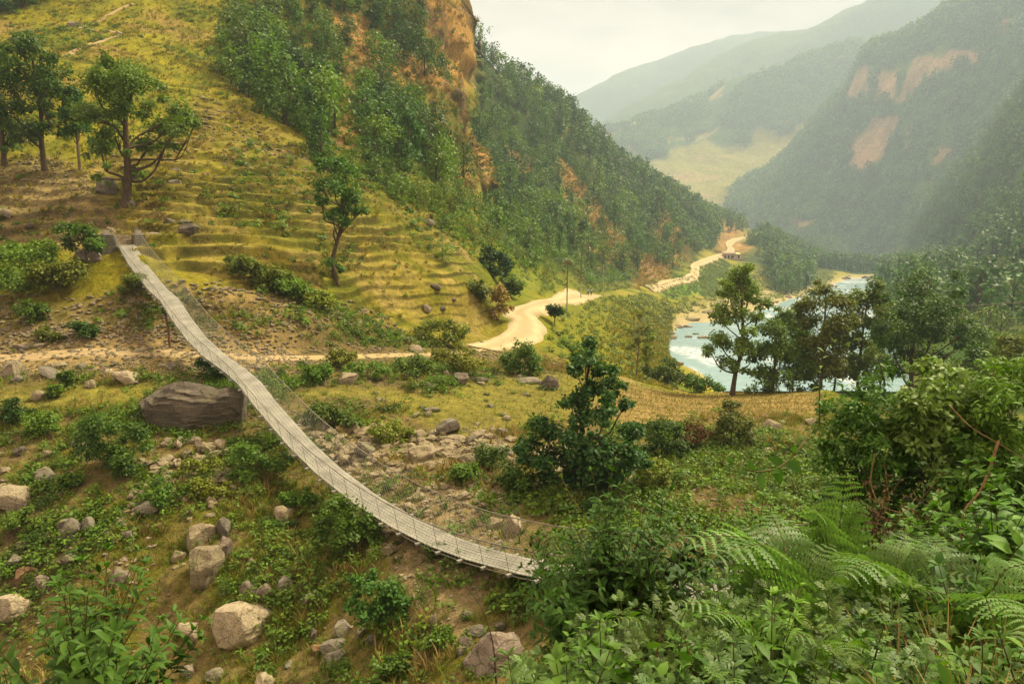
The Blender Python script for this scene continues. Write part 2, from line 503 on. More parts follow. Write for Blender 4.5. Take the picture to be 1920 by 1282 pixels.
spurreg = region([(880, 60), (1000, 170), (1130, 260), (1300, 370), (1440, 430), (1540, 500), (1480, 545), (1330, 470), (1230, 530), (1150, 545), (1040, 500), (900, 400)], 12) * (TY > 120) * (TPX < 1600)
lay(spurreg, forestF * 1.1)
lay(spurreg * sstep(0.15, .5, n4) * .7, C(.13, .14, .025))
ridgeY = region([(1270, 360), (1420, 430), (1450, 445), (1390, 470), (1310, 430)], 14) * (TY > 300) * (TPX < 1600)
lay(ridgeY * .8, C(.24, .20, .05))
M_orange = np.zeros(TX.shape)
for poly, lim in (([(770, -160), (905, -160), (905, 105), (884, 150), (850, 190), (820, 100), (790, 40)], (100, 220)),
                  ([(800, 170), (838, 160), (862, 230), (905, 320), (895, 352), (872, 330), (850, 290), (812, 250)], (100, 300)),
                  ([(730, 120), (780, 115), (800, 160), (760, 180), (735, 170)], (90, 250)),
                  ([(660, 90), (700, 80), (730, 150), (680, 210), (670, 270), (630, 280), (640, 190)], (90, 250)),
                  ([(1050, 335), (1075, 345), (1110, 400), (1185, 470), (1180, 500), (1130, 520), (1090, 500), (1085, 430)], (150, 500)),
                  ([(1235, 425), (1262, 425), (1280, 470), (1250, 475)], (200, 600)),
                  ([(1195, 490), (1230, 490), (1240, 525), (1200, 530)], (180, 500)),
                  ([(1355, 410), (1385, 420), (1385, 468), (1350, 470)], (300, 800)),
                  ([(640, 55), (690, 60), (700, 110), (660, 80)], (80, 250)),
                  ([(960, 300), (990, 300), (990, 330), (960, 335)], (200, 500))):
    M_orange = np.maximum(M_orange, region(poly, 9, 7) * (TY > lim[0]) * (TY < lim[1]))
lay(M_orange * .95, orange)
streak = fbm(TX * 1.0, TY * 1.0, 2.2, 4, 43)
lay(M_orange * sstep(-.05, .3, streak) * .85, C(.13, .09, .045))
lay(M_or0 * sstep(.05, .3, fbm(TX * .35, TZ + .3 * TY, 2.4, 4, 49)) * .7, C(.15, .10, .05))
lay(M_or0 * sstep(.15, .4, fbm(TX, TZ, 7, 4, 44)) * .8, C(.075, .058, .036))
lay(M_orange * sstep(.0, .4, n2 + .4 * n1) * .7, C(.20, .125, .055))
lay(M_orange * sstep(.25, .5, fbm(TX * .6, TY + TZ, 9, 3, 39)) * .75, C(.10, .11, .02))
rbank = sstep(1215, 1260, TPX) * (TPX < 1680) * (TY > 100) * (TY < 900) * (1 - sstep(-24.2, -21.4, TZ + 0.0255 * np.minimum(TY - 120, 500)))
lay(rbank, gravel)
lay(rbank * sstep(.2, .5, n2) * .5, C(.30, .22, .15))
crop = region([(1200, 540), (1300, 520), (1360, 488), (1375, 498), (1330, 560), (1250, 560)], 8) * (TY > 180) * (TPX < 1420)
lay(crop, C(.11, .21, .04))
rightside = sstep(1640, 1700, TPX) * (TY > 100) * (TY < 1300)
lay(rightside, C(.035, .075, .012))
lay(rightside * (TY < 300) * sstep(-.1, .4, n4), C(.16, .17, .03))
lay(sstep(1480, 1520, TPX) * (TPX < 1720) * (TY > 560) * (1 - rbank), C(.035, .08, .014))
lay(sstep(1500, 1620, TPX) * (TY > 14) * (TY < 112), C(.045, .070, .013))
lay(sstep(1500, 1620, TPX) * (TY > 14) * (TY < 112) * sstep(0, .4, n1), C(.11, .12, .02))
nearbank = (TY < 13)
lay(nearbank * 1.0, C(.055, .042, .020))
fardrop = TY > 1200
lay(fardrop * 1.0, C(.06, .08, .03))
col *= (1 + 0.22 * n3 + 0.12 * n1)[..., None]
gsat = sstep(.75, 1.0, col[..., 1] / (col[..., 0] + 1e-4))
col[..., 2] *= 1 - .35 * gsat
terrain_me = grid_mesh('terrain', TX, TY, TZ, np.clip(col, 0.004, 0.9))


def mat_terrain(name, s=1.0):
    m, t = mat(name)
    p = t.pos()
    base = t.n('ShaderNodeVertexColor', {'layer_name': 'cover'}).outputs['Color']
    a = t.noise(2.2 * s, 6, 0.65, p)
    b = t.noise(9.0 * s, 5, 0.7, p)
    c1 = t.mix(t.ramp(a, [(0.35, 0.0), (0.68, 1.0)]), t.mix(1.0, base, (.62, .66, .55), 'MULTIPLY'), t.mix(1.0, base, (1.35, 1.28, 1.2), 'MULTIPLY'))
    c2 = t.mix(t.ramp(b, [(0.3, 0.0), (0.7, 1.0)]), t.mix(1.0, c1, (.55, .58, .5), 'MULTIPLY'), t.mix(1.0, c1, (1.4, 1.36, 1.3), 'MULTIPLY'))
    nrm = t.bump(b, 0.9, 0.14 / s)
    t.out(t.bsdf(c2, 0.95, nrm, 0.08))
    return m


M_TERR = mat_terrain('ground_cover_mix')
terrain = tag(new_obj('terrain', terrain_me, mats=[M_TERR]), 'grassy and stony valley slopes around the ravine', None, kind='structure')

# ------------------------------------------------------------------ mountains across the valley
def mountain(name, curves, c0, c1, rows, step_px, relief, cover, scale):
    cc = np.arange(c0, c1 + 1, step_px, dtype=float)
    X, Y, Z = loft(curves, cc, rows)
    top = np.linspace(0, 1, X.shape[0])[:, None]
    for wl, amp, sd in relief:
        Z = Z + (0.5 - np.abs(fbm(X, Y, wl, 5, sd))) * amp * (1 - 0.6 * top) * sstep(0, .25, top)
    px, py = project(X, Y, Z)
    colr = cover(X, Y, Z, px, py)
    me = grid_mesh(name, X, Y, Z, np.clip(colr, .004, .9))
    o = new_obj(name, me, mats=[mat_terrain(name + '_ground', scale)])
    return o, (X, Y, Z, px, py, colr)


def cov2(X, Y, Z, px, py):
    n = fbm(X, Y, 120, 5, 51); nn = fbm(X, Y, 30, 4, 52)
    w = sstep(-.1, .5, n + .4 * nn)[..., None]
    c = C(.030, .085, .014) * (1 - w) + C(.085, .145, .018) * w
    for poly in ([(1618, 118), (1640, 125), (1622, 180), (1600, 192), (1578, 186)], [(1640, 130), (1690, 130), (1680, 190), (1645, 190)],
                 [(1712, 105), (1780, 95), (1815, 105), (1760, 140), (1720, 170), (1690, 188), (1698, 135)], [(1810, 100), (1835, 100), (1825, 120)],
                 [(1640, 225), (1680, 225), (1650, 300), (1620, 322), (1590, 318), (1600, 270)], [(1755, 270), (1790, 285), (1770, 310), (1750, 310)],
                 [(1490, 410), (1530, 410), (1510, 440), (1480, 440)], [(1695, 240), (1712, 240), (1700, 275)], [(1880, 40), (1900, 35), (1890, 60)],
                 [(1660, 420), (1690, 425), (1670, 445)]):
        d = poly_sdf(px, py, poly) + nn * 14 + n * 8
        ww = (1 - sstep(-6, 6, d))[..., None]
        gl = fbm(X * 1.0, Y * 1.0, 16, 4, 53)
        c = c * (1 - ww) + (C(.34, .20, .11) * (1 + .55 * nn[..., None] + .5 * gl[..., None])) * ww * .85 + c * ww * .15
    return c


MT2, D2 = mountain('mountain', [
    {1230: (1600, 540), 1380: (1350, 520), 1500: (1150, 530), 1640: (1080, 530), 1800: (900, 540), 1920: (800, 545), 2300: (700, 560)},
    {1230: (1700, 500), 1380: (1500, 430), 1500: (1330, 400), 1640: (1250, 350), 1800: (1100, 300), 1920: (1000, 280), 2300: (900, 200)},
    {1230: (1800, 480), 1382: (1720, 384), 1440: (1650, 337), 1508: (1600, 257), 1535: (1560, 222), 1588: (1520, 178), 1620: (1500, 124), 1723: (1430, 80), 1776: (1400, 56), 1880: (1330, 18), 1920: (1300, -5), 2300: (1200, -250)},
    {1230: z_(2300, -60), 1600: z_(2100, 60), 2300: z_(1800, 120)}], 1230, 2300, [70, 120, 12], 4, [(300, 120, 61), (120, 50, 62), (40, 12, 63)], cov2, .12)


def cov3(X, Y, Z, px, py):
    n = fbm(X, Y, 200, 5, 54); nn = fbm(X, Y, 50, 4, 55)
    w = sstep(-.05, .25, (py - 255 - (px - 1300) * -0.28) / 90 + n * .5 + nn * .35)[..., None]
    c = C(.045, .095, .025) * (1 - w) + C(.21, .195, .04) * w
    w2 = (sstep(.25, .45, nn + .3 * n) * .8)[..., None]
    c = c * (1 - w2) + C(.30, .22, .10) * w2
    return c


MT3, D3 = mountain('mountain', [
    {900: (1500, 480), 1300: (1400, 470), 1800: (1350, 470)},
    {900: (1700, 420), 1145: (1750, 360), 1300: (1780, 340), 1500: (1750, 310), 1800: (1700, 290)},
    {900: (2000, 350), 1060: (2050, 290), 1145: (2100, 262), 1240: (2150, 222), 1328: (2150, 195), 1373: (2100, 170), 1472: (2050, 137), 1597: (2000, 92), 1800: (1900, 30)},
    {900: z_(3000, -60), 1800: z_(2900, 100)}], 900, 1800, [40, 90, 10], 4, [(420, 90, 71), (140, 30, 72)], cov3, .06)


def cov4(X, Y, Z, px, py):
    n = fbm(X, Y, 260, 5, 57)[..., None]
    return C(.06, .09, .04) * (1 + .5 * n)


MT4, D4 = mountain('mountain', [
    {900: (2300, 450), 2000: (2200, 430)},
    {900: (2600, 340), 1160: (2600, 232), 1257: (2650, 172), 1338: (2650, 123), 1454: (2650, 82), 1521: (2600, 69), 1597: (2550, 36), 1660: (2500, 2), 1760: (2400, -30), 2000: (2300, -30)},
    {900: z_(3200, -60), 2000: z_(3200, 100)}], 900, 2000, [70, 10], 5, [(600, 110, 81), (200, 45, 82), (60, 16, 83)], cov4, .04)
MT5, D5 = mountain('mountain', [
    {800: (2900, 450), 2000: (2900, 430)},
    {800: (3300, 330), 990: (3350, 250), 1060: (3400, 210), 1136: (3400, 168), 1217: (3400, 123), 1310: (3350, 92), 1420: (3300, 78), 1600: (3300, 70), 2000: (3300, 90)},
    {800: z_(3700, -60), 2000: z_(3700, 100)}], 800, 2000, [70, 10], 5, [(700, 120, 91), (220, 50, 92), (70, 18, 93)], cov4, .04)
for o, l in ((MT2, 'forested mountain with bare red cliffs across the river'), (MT3, 'hazy mountain with yellow lower slopes at the head of the valley'),
             (MT4, 'pale blue ridge behind the yellow sloped mountain'), (MT5, 'faintest ridge under the cloud')):
    tag(o, l, None, kind='structure')

# ------------------------------------------------------------------ river
def river_level(Y):
    return -23.6 - 0.0255 * np.minimum(np.asarray(Y, float) - 120, 500)


ry = np.concatenate([np.arange(105, 300, 1.2), np.arange(300, 760, 4.0)])
ru = np.linspace(0, 1, 90)
left = np.interp(ry, [105, 140, 200, 260, 330, 420, 600, 760], [22, 20, 40, 78, 120, 165, 255, 330])
right = np.interp(ry, [105, 140, 200, 260, 330, 420, 600, 760], [72, 84, 112, 140, 180, 230, 318, 400])
RX = left[:, None] * (1 - ru) + right[:, None] * ru
RY = np.repeat(ry[:, None], len(ru), 1)
RZ = np.repeat(river_level(ry)[:, None], len(ru), 1)
rap = np.clip(fbm(RX, RY, 28, 3, 95) * 1.5 + .15, 0, 1) + np.exp(-((RY - 545) / 60)**2)
RZ = RZ + fbm(RX, RY, 3.5, 3, 96) * 0.12 * (0.4 + rap)
foam = sstep(.28, .62, fbm(RX * 1.0, RY * .35, 6, 4, 97) * .7 + rap * .5 - 0.02)
foam = np.maximum(foam, sstep(.0, .3, fbm(RX, RY, 14, 3, 98)) * np.exp(-((RY - 560) / 70)**2))
rc = np.stack([foam, foam, foam], -1)
river_me = grid_mesh('river', RX, RY, RZ, rc)
mw, t = mat('river_water')
fo = t.n('ShaderNodeVertexColor', {'layer_name': 'cover'}).outputs['Color']
pw = t.pos()
nz = t.noise(0.9, 5, .65, pw)
ff = t.math('MULTIPLY', fo, t.ramp(nz, [(.40, 0.0), (.62, 1.0)]))
wc = t.mix(ff, (.21, .33, .34), (.80, .82, .80))
bs = t.bsdf(wc, 0.22, t.bump(t.noise(0.6, 4, .6, pw), .5, .35), 0.5)
t.out(bs)
river = tag(new_obj('river', river_me, mats=[mw]), 'pale turquoise river with white rapids', None, kind='structure')


# ------------------------------------------------------------------ roads as ribbons on the land
def smooth_line(pts, stepm):
    P = np.array(pts, float)
    d = np.concatenate([[0], np.cumsum(np.hypot(np.diff(P[:, 0]), np.diff(P[:, 1])))])
    s = np.arange(0, d[-1], stepm)
    return np.stack([pchip1(d, P[:, 0], s), pchip1(d, P[:, 1], s)], -1)


def ribbon(name, pts, width, material, stepm=0.8, lift=0.05, seed=0, wvar=.25):
    L = smooth_line(pts, stepm)
    T = np.gradient(L, axis=0); T /= np.linalg.norm(T, axis=1)[:, None] + 1e-9
    N = np.stack([-T[:, 1], T[:, 0]], -1)
    w = np.interp(np.arange(len(L)), *width) if isinstance(width, tuple) else np.full(len(L), width, float)
    w = w * (1 + wvar * fbm(L[:, 0], L[:, 1], 6, 3, seed))
    k = np.linspace(-.5, .5, 13)
    ex = fbm(L[:, 0] * 1.0, L[:, 1], 1.3, 3, seed + 5) * .5
    X = L[:, None, 0] + N[:, None, 0] * (k * w[:, None] + np.abs(k) * ex[:, None])
    Y = L[:, None, 1] + N[:, None, 1] * (k * w[:, None] + np.abs(k) * ex[:, None])
    Z = LK.xy(X.ravel(), Y.ravel()).reshape(X.shape)
    dist = np.maximum(Y, 10)
    edge = sstep(.40, .5, np.abs(k))[None, :]
    Z = Z + lift * np.maximum(1, dist / 60) * (1 - 1.6 * edge)
    kk = np.abs(k)[None, :] + .06 * fbm(X, Y, 2.5, 3, seed + 9)
    rut = np.exp(-((kk - .22) / .07)**2); mid_ = np.exp(-(kk / .09)**2); ed_ = sstep(.36, .5, kk + .10 * fbm(X, Y, 1.1, 3, seed + 11))
    cv = np.stack([rut, mid_, ed_], -1)
    me = grid_mesh(name, X, Y, Z, cv)
    return tag(new_obj(name, me, mats=[material]), None, None, kind='structure')


def mat_dirt(name, c1, c2, c3):
    m, t = mat(name)
    p = t.pos()
    a = t.noise(.5, 5, .6, p); b = t.noise(5, 5, .7, p); v = t.n('ShaderNodeTexVoronoi', Vector=p, Scale=3.5).outputs['Distance']
    c = t.mix(t.ramp(a, [(.35, 0.), (.65, 1.)]), c1, c2)
    c = t.mix(t.ramp(b, [(.5, 0.), (.72, .7)]), c, c3)
    cv = t.n('ShaderNodeSeparateColor', Color=t.n('ShaderNodeVertexColor', {'layer_name': 'cover'}).outputs['Color'])
    c = t.mix(t.math('MULTIPLY', cv.outputs[0], .35), c, (c2[0] * 1.15, c2[1] * 1.15, c2[2] * 1.15)); c = t.mix(t.math('MULTIPLY', cv.outputs[1], t.ramp(a, [(.4, 0.), (.6, .6)])), c, (.20, .19, .06)); c = t.mix(t.math('MULTIPLY', cv.outputs[2], .85), c, (.21, .18, .06))
    t.out(t.bsdf(c, .95, t.bump(t.math('ADD', b, t.math('MULTIPLY', v, -.4)), .7, .06), .05))
    return m


M_ROAD = mat_dirt('dusty_road', (.34, .265, .145), (.45, .36, .20), (.24, .18, .10))
M_PATH = mat_dirt('dusty_path', (.31, .23, .11), (.39, .295, .15), (.23, .17, .08))
LK2 = None
ribbon('road', ROAD[:9], 3.5, M_ROAD, .6, .07, 3).__setitem__('label', 'dusty tan dirt road curving round the foot of the terraces')
ribbon('road', ROAD_FAR, (np.array([0, 60, 150, 400]), np.array([4.5, 5, 6, 6])), M_ROAD, 2.0, .10, 5).__setitem__('label', 'pale dirt road winding up to the hut on the far spur')
ribbon('path', PATH, 0.95, M_PATH, .4, .05, 7, .35).__setitem__('label', 'narrow tan footpath passing under the bridge')
ribbon('path', TRAIL, 0.6, M_PATH, .5, .06, 9, .4).__setitem__('label', 'faint trail zigzagging up the grassy hill')

# ------------------------------------------------------------------ camera, light, sky, air
cam = bpy.data.cameras.new('camera'); cam.sensor_width = 36; cam.lens = 36 * F_PX / 1920
cam.clip_start = 0.1; cam.clip_end = 20000
co = bpy.data.objects.new('camera', cam); COL.objects.link(co)
co.rotation_euler = (R(90) - PITCH, 0, 0)
SC.camera = co

SUN_EL, SUN_AZ = 52, 60     # azimuth clockwise from +Y (ahead) to the right
sun = bpy.data.lights.new('sun', 'SUN'); sun.energy = 4.5; sun.angle = R(10); sun.color = (1, .885, .62)
so = bpy.data.objects.new('sun', sun); COL.objects.link(so)
sd = Vector((math.sin(R(SUN_AZ)) * math.cos(R(SUN_EL)), math.cos(R(SUN_AZ)) * math.cos(R(SUN_EL)), math.sin(R(SUN_EL))))
so.rotation_euler = sd.to_track_quat('Z', 'Y').to_euler()

world = bpy.data.worlds.new('World'); SC.world = world
world.use_nodes = True
t = NT.__new__(NT); t.t = world.node_tree; t.t.nodes.clear()
sky = t.n('ShaderNodeTexSky', {'sky_type': 'NISHITA', 'sun_disc': False, 'sun_elevation': R(SUN_EL), 'sun_rotation': R(SUN_AZ), 'dust_density': 4.0, 'air_density': 1.0})
tc = t.n('ShaderNodeTexCoord').outputs['Generated']
mp = t.n('ShaderNodeMapping', Vector=tc, Scale=(1.0, 1.0, 3.0)).outputs[0]
cl = t.noise(2.6, 5, .5, mp, .3)
cloud = t.mix(t.ramp(cl, [(.40, 0.), (.62, 1.)]), (3.9, 3.0, 2.5), (9.4, 7.1, 5.3))
zen = t.mapr(t.n('ShaderNodeSeparateXYZ', Vector=tc).outputs[2], .28, .95, 1.0, 3.8)
cloud = t.mix(1.0, cloud, t.n('ShaderNodeCombineXYZ', X=zen, Y=zen, Z=zen).outputs[0], 'MULTIPLY')
skyc = t.mix(.90, sky.outputs[0], cloud)
bg = t.n('ShaderNodeBackground', Color=skyc, Strength=0.058)
wo = t.n('ShaderNodeOutputWorld'); t.t.links.new(bg.outputs[0], wo.inputs['Surface'])

def haze():
    zmin, zmax = -240.0, 900.0
    x0, x1, y0, y1 = -3600.0, 9000.0, -60.0, 9100.0
    v = [(x, y, z) for z in (zmin, zmax) for y in (y0, y1) for x in (x0, x1)]
    f = [(0, 2, 3, 1), (4, 5, 7, 6), (0, 1, 5, 4), (2, 6, 7, 3), (0, 4, 6, 2), (1, 3, 7, 5)]
    me = bpy.data.meshes.new('haze'); me.from_pydata(v, [], f)
    m, t = mat('haze_air')
    pv = t.n('ShaderNodeVolumePrincipled', Color=(.68, .83, .97, 1), Density=0.00026, Anisotropy=0.2)
    o = t.n('ShaderNodeOutputMaterial'); t.t.links.new(pv.outputs[0], o.inputs['Volume'])
    tag(new_obj('haze', me, mats=[m]), 'pale haze filling the valley', None, kind='stuff')


haze()
SC.view_settings.view_transform = 'Standard'; SC.view_settings.look = 'None'
SC.view_settings.exposure = 0.9; SC.view_settings.gamma = 1.0
SC.render.film_transparent = False
cy = SC.cycles
cy.use_denoising = True
cy.max_bounces = 6; cy.diffuse_bounces = 2; cy.glossy_bounces = 2; cy.transmission_bounces = 2; cy.volume_bounces = 3; cy.transparent_max_bounces = 6
cy.use_adaptive_sampling = True; cy.adaptive_threshold = 0.015
LK.py = TPY2
VISMIN = np.minimum.accumulate(np.where(TY > 11, TPY2, 1e9), axis=0)
TVIS = (TPY2 <= VISMIN + 14) & (TY > 11)


def ground_at(px, Y):
    """ground point in the column px at the distance Y"""
    z = -8.0
    for _ in range(5):
        x = (px - CX) / F_PX * (Y * CP - z * SP)
        z = gz(x, Y)
    return x, Y, z


# ------------------------------------------------------------------ mesh accumulator
class Acc:
    def __init__(s):
        s.v = []; s.f = []; s.mi = []; s.t = []; s.nv = 0; s.sm = []

    def add(s, co, faces, mi=0, tint=0.5, smooth=True):
        co = np.asarray(co, np.float32).reshape(-1, 3)
        faces = np.asarray(faces, np.int32)
        s.v.append(co); s.f.append(faces + s.nv)
        s.mi.append(np.full(len(faces), mi, np.int32))
        s.sm.append(np.full(len(faces), smooth, bool))
        tt = np.zeros((len(co), 4), np.float32); tt[:, 3] = 1
        tint = np.asarray(tint, np.float32)
        if tint.ndim == 0: tt[:, 0] = tint
        elif tint.ndim == 1: tt[:, 0] = tint
        else: tt[:, :tint.shape[1]] = tint
        s.t.append(tt)
        s.nv += len(co)
        return s

    def mesh(s, name):
        me = bpy.data.meshes.new(name)
        v = np.concatenate(s.v); me.vertices.add(len(v)); me.vertices.foreach_set('co', v.ravel())
        loops = np.concatenate([f.ravel() for f in s.f])
        sizes = np.concatenate([np.full(len(f), f.shape[1], np.int32) for f in s.f])
        me.loops.add(len(loops)); me.loops.foreach_set('vertex_index', loops)
        me.polygons.add(len(sizes))
        me.polygons.foreach_set('loop_start', np.concatenate([[0], np.cumsum(sizes)[:-1]]).astype(np.int32))
        me.polygons.foreach_set('material_index', np.concatenate(s.mi))
        me.update(calc_edges=True)
        me.polygons.foreach_set('use_smooth', np.concatenate(s.sm))
        a = me.color_attributes.new('tint', 'FLOAT_COLOR', 'POINT')
        a.data.foreach_set('color', np.concatenate(s.t).ravel())
        return me


def norm(a):
    return a / (np.linalg.norm(a, axis=-1, keepdims=True) + 1e-9)


def tube(pts, rad, sides=6, cap=True):
    P = np.asarray(pts, float); n = len(P)
    rad = np.broadcast_to(np.asarray(rad, float), (n,))
    T = norm(np.gradient(P, axis=0))
    ref = np.where(np.abs(T[:, 2:3]) > .9, np.array([[1., 0, 0]]), np.array([[0, 0, 1.]]))
    A = norm(np.cross(T, ref)); B = np.cross(T, A)
    an = np.arange(sides) / sides * 2 * math.pi
    co = P[:, None] + rad[:, None, None] * (A[:, None] * np.cos(an)[None, :, None] + B[:, None] * np.sin(an)[None, :, None])
    i = np.arange(n - 1)[:, None] * sides; j = np.arange(sides)[None, :]; k = (j + 1) % sides
    q = np.stack([i + j, i + k, i + sides + k, i + sides + j], -1).reshape(-1, 4)
    return co.reshape(-1, 3), q


def curve_pts(pts, n=12):
    P = np.asarray(pts, float)
    d = np.concatenate([[0], np.cumsum(np.linalg.norm(np.diff(P, axis=0), axis=1))]) if len(P) > 1 else [0]
    s = np.linspace(0, d[-1], n)
    return np.stack([pchip1(d, P[:, k], s) for k in range(3)], -1)


# leaf templates: length along x, width along y
L_CARD = (np.array([(0, 0, 0), (.45, .36, .07), (1, 0, -.12), (.5, -.36, .07)]), np.array([(0, 1, 2, 3)]))
L_LEAF = (np.array([(0, 0, 0), (.30, 0, .0), (.65, 0, -.06), (1, 0, -.22), (.28, .17, .05), (.62, .15, .0), (.28, -.17, .05), (.62, -.15, .0)]),
          np.array([(0, 6, 1), (0, 1, 4), (1, 6, 7), (1, 7, 2), (1, 2, 5), (1, 5, 4), (2, 7, 3), (2, 3, 5)]))
L_BROAD = (L_LEAF[0] * np.array([1, 1.55, 1]), L_LEAF[1])
L_BLADE = (np.array([(0, -.035, 0), (0, .035, 0), (.5, -.028, .04), (.5, .028, .04), (1, 0, -.16)]), np.array([(0, 2, 1), (1, 2, 3), (2, 4, 3)]))


def lobed_leaf(lobes=4, width=.42, seed=0):
    """deeply divided leaf: narrow lobes on either side of a midrib"""
    rr = random.Random(seed); v = []; f = []

    def lobe(bx, by, ang, ln, w):
        i = len(v); c, s = math.cos(ang), math.sin(ang)
        for (u, q, h) in ((0, -w * .35, 0), (0, w * .35, 0), (.5, -w * .5, .03), (.5, w * .5, .03), (1, 0, -.03)):
            v.append((bx + c * u * ln - s * q, by + s * u * ln + c * q, h + .02 - abs(by) * .2 - (bx * bx) * .16 - u * ln * .12))
        f.extend([(i, i + 2, i + 1), (i + 1, i + 2, i + 3), (i + 2, i + 4, i + 3)])
    for k in range(lobes):
        x = .12 + .62 * k / (lobes - 1)
        ln = width * (1.0 - .45 * abs(k / (lobes - 1) - .35) * 1.6)
        for sgn in (-1, 1):
            lobe(x, 0, sgn * (1.0 - .35 * k / lobes + rr.uniform(-.1, .1)), ln, .13)
            lobe(x + .3 * ln * .5, sgn * .3 * ln * .8, sgn * .45, ln * .5, .08)
    lobe(.6, 0, 0, .4, .15); lobe(0, 0, 0, .62, .07)
    return np.array(v), np.array(f)


L_LOBED = lobed_leaf(4)


def put_leaves(acc, tmpl, pos, dirs, nrm, size, mi=0, tint=None, smooth=True):
    V, Fc = tmpl
    pos = np.asarray(pos, float); n = len(pos)
    if n == 0: return
    X = norm(np.asarray(dirs, float)); N = np.asarray(nrm, float)
    Yv = norm(np.cross(N, X)); Zv = np.cross(X, Yv)
    size = np.broadcast_to(np.asarray(size, float), (n,))
    co = pos[:, None] + size[:, None, None] * (V[None, :, 0:1] * X[:, None] + V[None, :, 1:2] * Yv[:, None] + V[None, :, 2:3] * Zv[:, None])
    k = len(V)
    f = (Fc[None] + (np.arange(n) * k)[:, None, None]).reshape(-1, Fc.shape[1])
    if tint is None: tint = RNG.random(n)
    tint = np.asarray(tint)
    acc.add(co.reshape(-1, 3), f, mi, np.repeat(tint, k, axis=0), smooth)


RNG = np.random.default_rng(7)


def rdir(n):
    return norm(RNG.normal(size=(n, 3)))


def blob_leaves(acc, c, r, n, leaf, mi=0, tmpl=L_CARD, sub=9, flat=.8, droop=.25, tint2=None, dens=1.0):
    """one clump of a crown: leaves gathered in small tufts towards its outside"""
    n = max(4, int(n)); m = max(3, sub)
    sd = rdir(m); sd[:, 2] = np.abs(sd[:, 2]) * .9 - .25
    cen = np.asarray(c) + norm(sd) * (np.array([r, r, r * flat]) * RNG.uniform(.45, .92, (m, 1)))
    which = RNG.integers(0, m, n)
    off = RNG.normal(size=(n, 3)) * r * .27
    pos = cen[which] + off
    rad = norm(pos - np.asarray(c) + 1e-6)
    nrm = norm(rad * .7 + np.array([0, 0, .8]) + RNG.normal(size=(n, 3)) * .55)
    d = rdir(n) + rad * .7; d[:, 2] -= droop
    d = norm(d - nrm * (d * nrm).sum(-1, keepdims=True) * .8)
    tb = RNG.random(m)[which] * .6 + RNG.random(n) * .4
    if tint2 is not None:
        tb = np.stack([tb, np.full(n, tint2), np.zeros(n)], -1)
    put_leaves(acc, tmpl, pos, d, nrm, leaf * RNG.uniform(.65, 1.25, n), mi, tb)


# ------------------------------------------------------------------ leaf, bark, stone materials
def mat_leaf(name, dark, light, alt, rough=.55, spec=.25, trans=.28, altw=.35):
    m, t = mat(name)
    tn = t.n('ShaderNodeVertexColor', {'layer_name': 'tint'}).outputs['Color']
    sx = t.n('ShaderNodeSeparateColor', Color=tn)
    oi = t.n('ShaderNodeObjectInfo').outputs['Random']
    g = t.math('ADD', sx.outputs['Green'], oi)
    g = t.math('FRACT', g)
    c = t.mix(sx.outputs['Red'], dark, light)
    c = t.mix(t.math('MULTIPLY', g, altw), c, alt)
    br = t.mapr(t.math('FRACT', t.math('MULTIPLY', g, 7.31)), 0, 1, .58, 1.32)
    vc = t.n('ShaderNodeCombineXYZ', X=br, Y=br, Z=br).outputs[0]
    c = t.mix(1.0, c, vc, 'MULTIPLY')
    b = t.bsdf(c, rough, None, spec)
    tr = t.n('ShaderNodeBsdfTranslucent', Color=t.mix(1.0, c, (1.25, 1.35, .6), 'MULTIPLY')).outputs[0]
    mx = t.n('ShaderNodeMixShader', Fac=trans, i1=b, i2=tr).outputs[0]
    t.out(mx)
    return m


def mat_bark(name, c1, c2, sc=9):
    m, t = mat(name)
    p = t.n('ShaderNodeMapping', Vector=t.pos(True), Scale=(1, 1, .25)).outputs[0]
    a = t.noise(sc, 5, .7, p)
    c = t.mix(t.ramp(a, [(.35, 0.), (.7, 1.)]), c1, c2)
    t.out(t.bsdf(c, .9, t.bump(a, .8, .03), .1))
    return m


ML = {
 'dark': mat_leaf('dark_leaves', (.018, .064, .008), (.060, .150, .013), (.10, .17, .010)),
 'deep': mat_leaf('deep_green_leaves', (.010, .042, .008), (.038, .105, .014), (.06, .115, .010)),
 'mid': mat_leaf('green_leaves', (.040, .100, .008), (.115, .22, .015), (.19, .23, .013)),
 'light': mat_leaf('light_leaves', (.060, .105, .008), (.15, .22, .016), (.23, .20, .018)),
 'olive': mat_leaf('olive_leaves', (.080, .125, .010), (.19, .24, .016), (.25, .20, .020)),
 'forest': mat_leaf('forest_leaves', (.014, .060, .007), (.058, .150, .012), (.12, .17, .010)),
 'far': mat_leaf('far_forest_leaves', (.020, .085, .014), (.070, .175, .026), (.12, .19, .018)),
 'grass': mat_leaf('grass_blades', (.10, .115, .010), (.22, .215, .020), (.29, .20, .045), .7, .1, .3, .6),
 'dry': mat_leaf('dry_grass', (.17, .12, .04), (.34, .25, .085), (.26, .20, .05), .8, .1, .3, .5),
 'near': mat_leaf('near_leaves', (.036, .112, .011), (.098, .220, .021), (.14, .21, .013), .55, .2, .26, .4),
 'fern': mat_leaf('fern_leaves', (.070, .155, .026), (.15, .275, .056), (.17, .25, .036), .5, .3, .32, .3),
 'weed': mat_leaf('weed_leaves', (.050, .11, .018), (.12, .22, .040), (.16, .20, .025), .5, .3, .3, .4),
 'brown': mat_leaf('withered_and_shade_leaves', (.05, .026, .010), (.14, .075, .028), (.20, .13, .05), .8, .1, .15, .5),  # dry bush leaves, also the shade brown inside the hollow
}
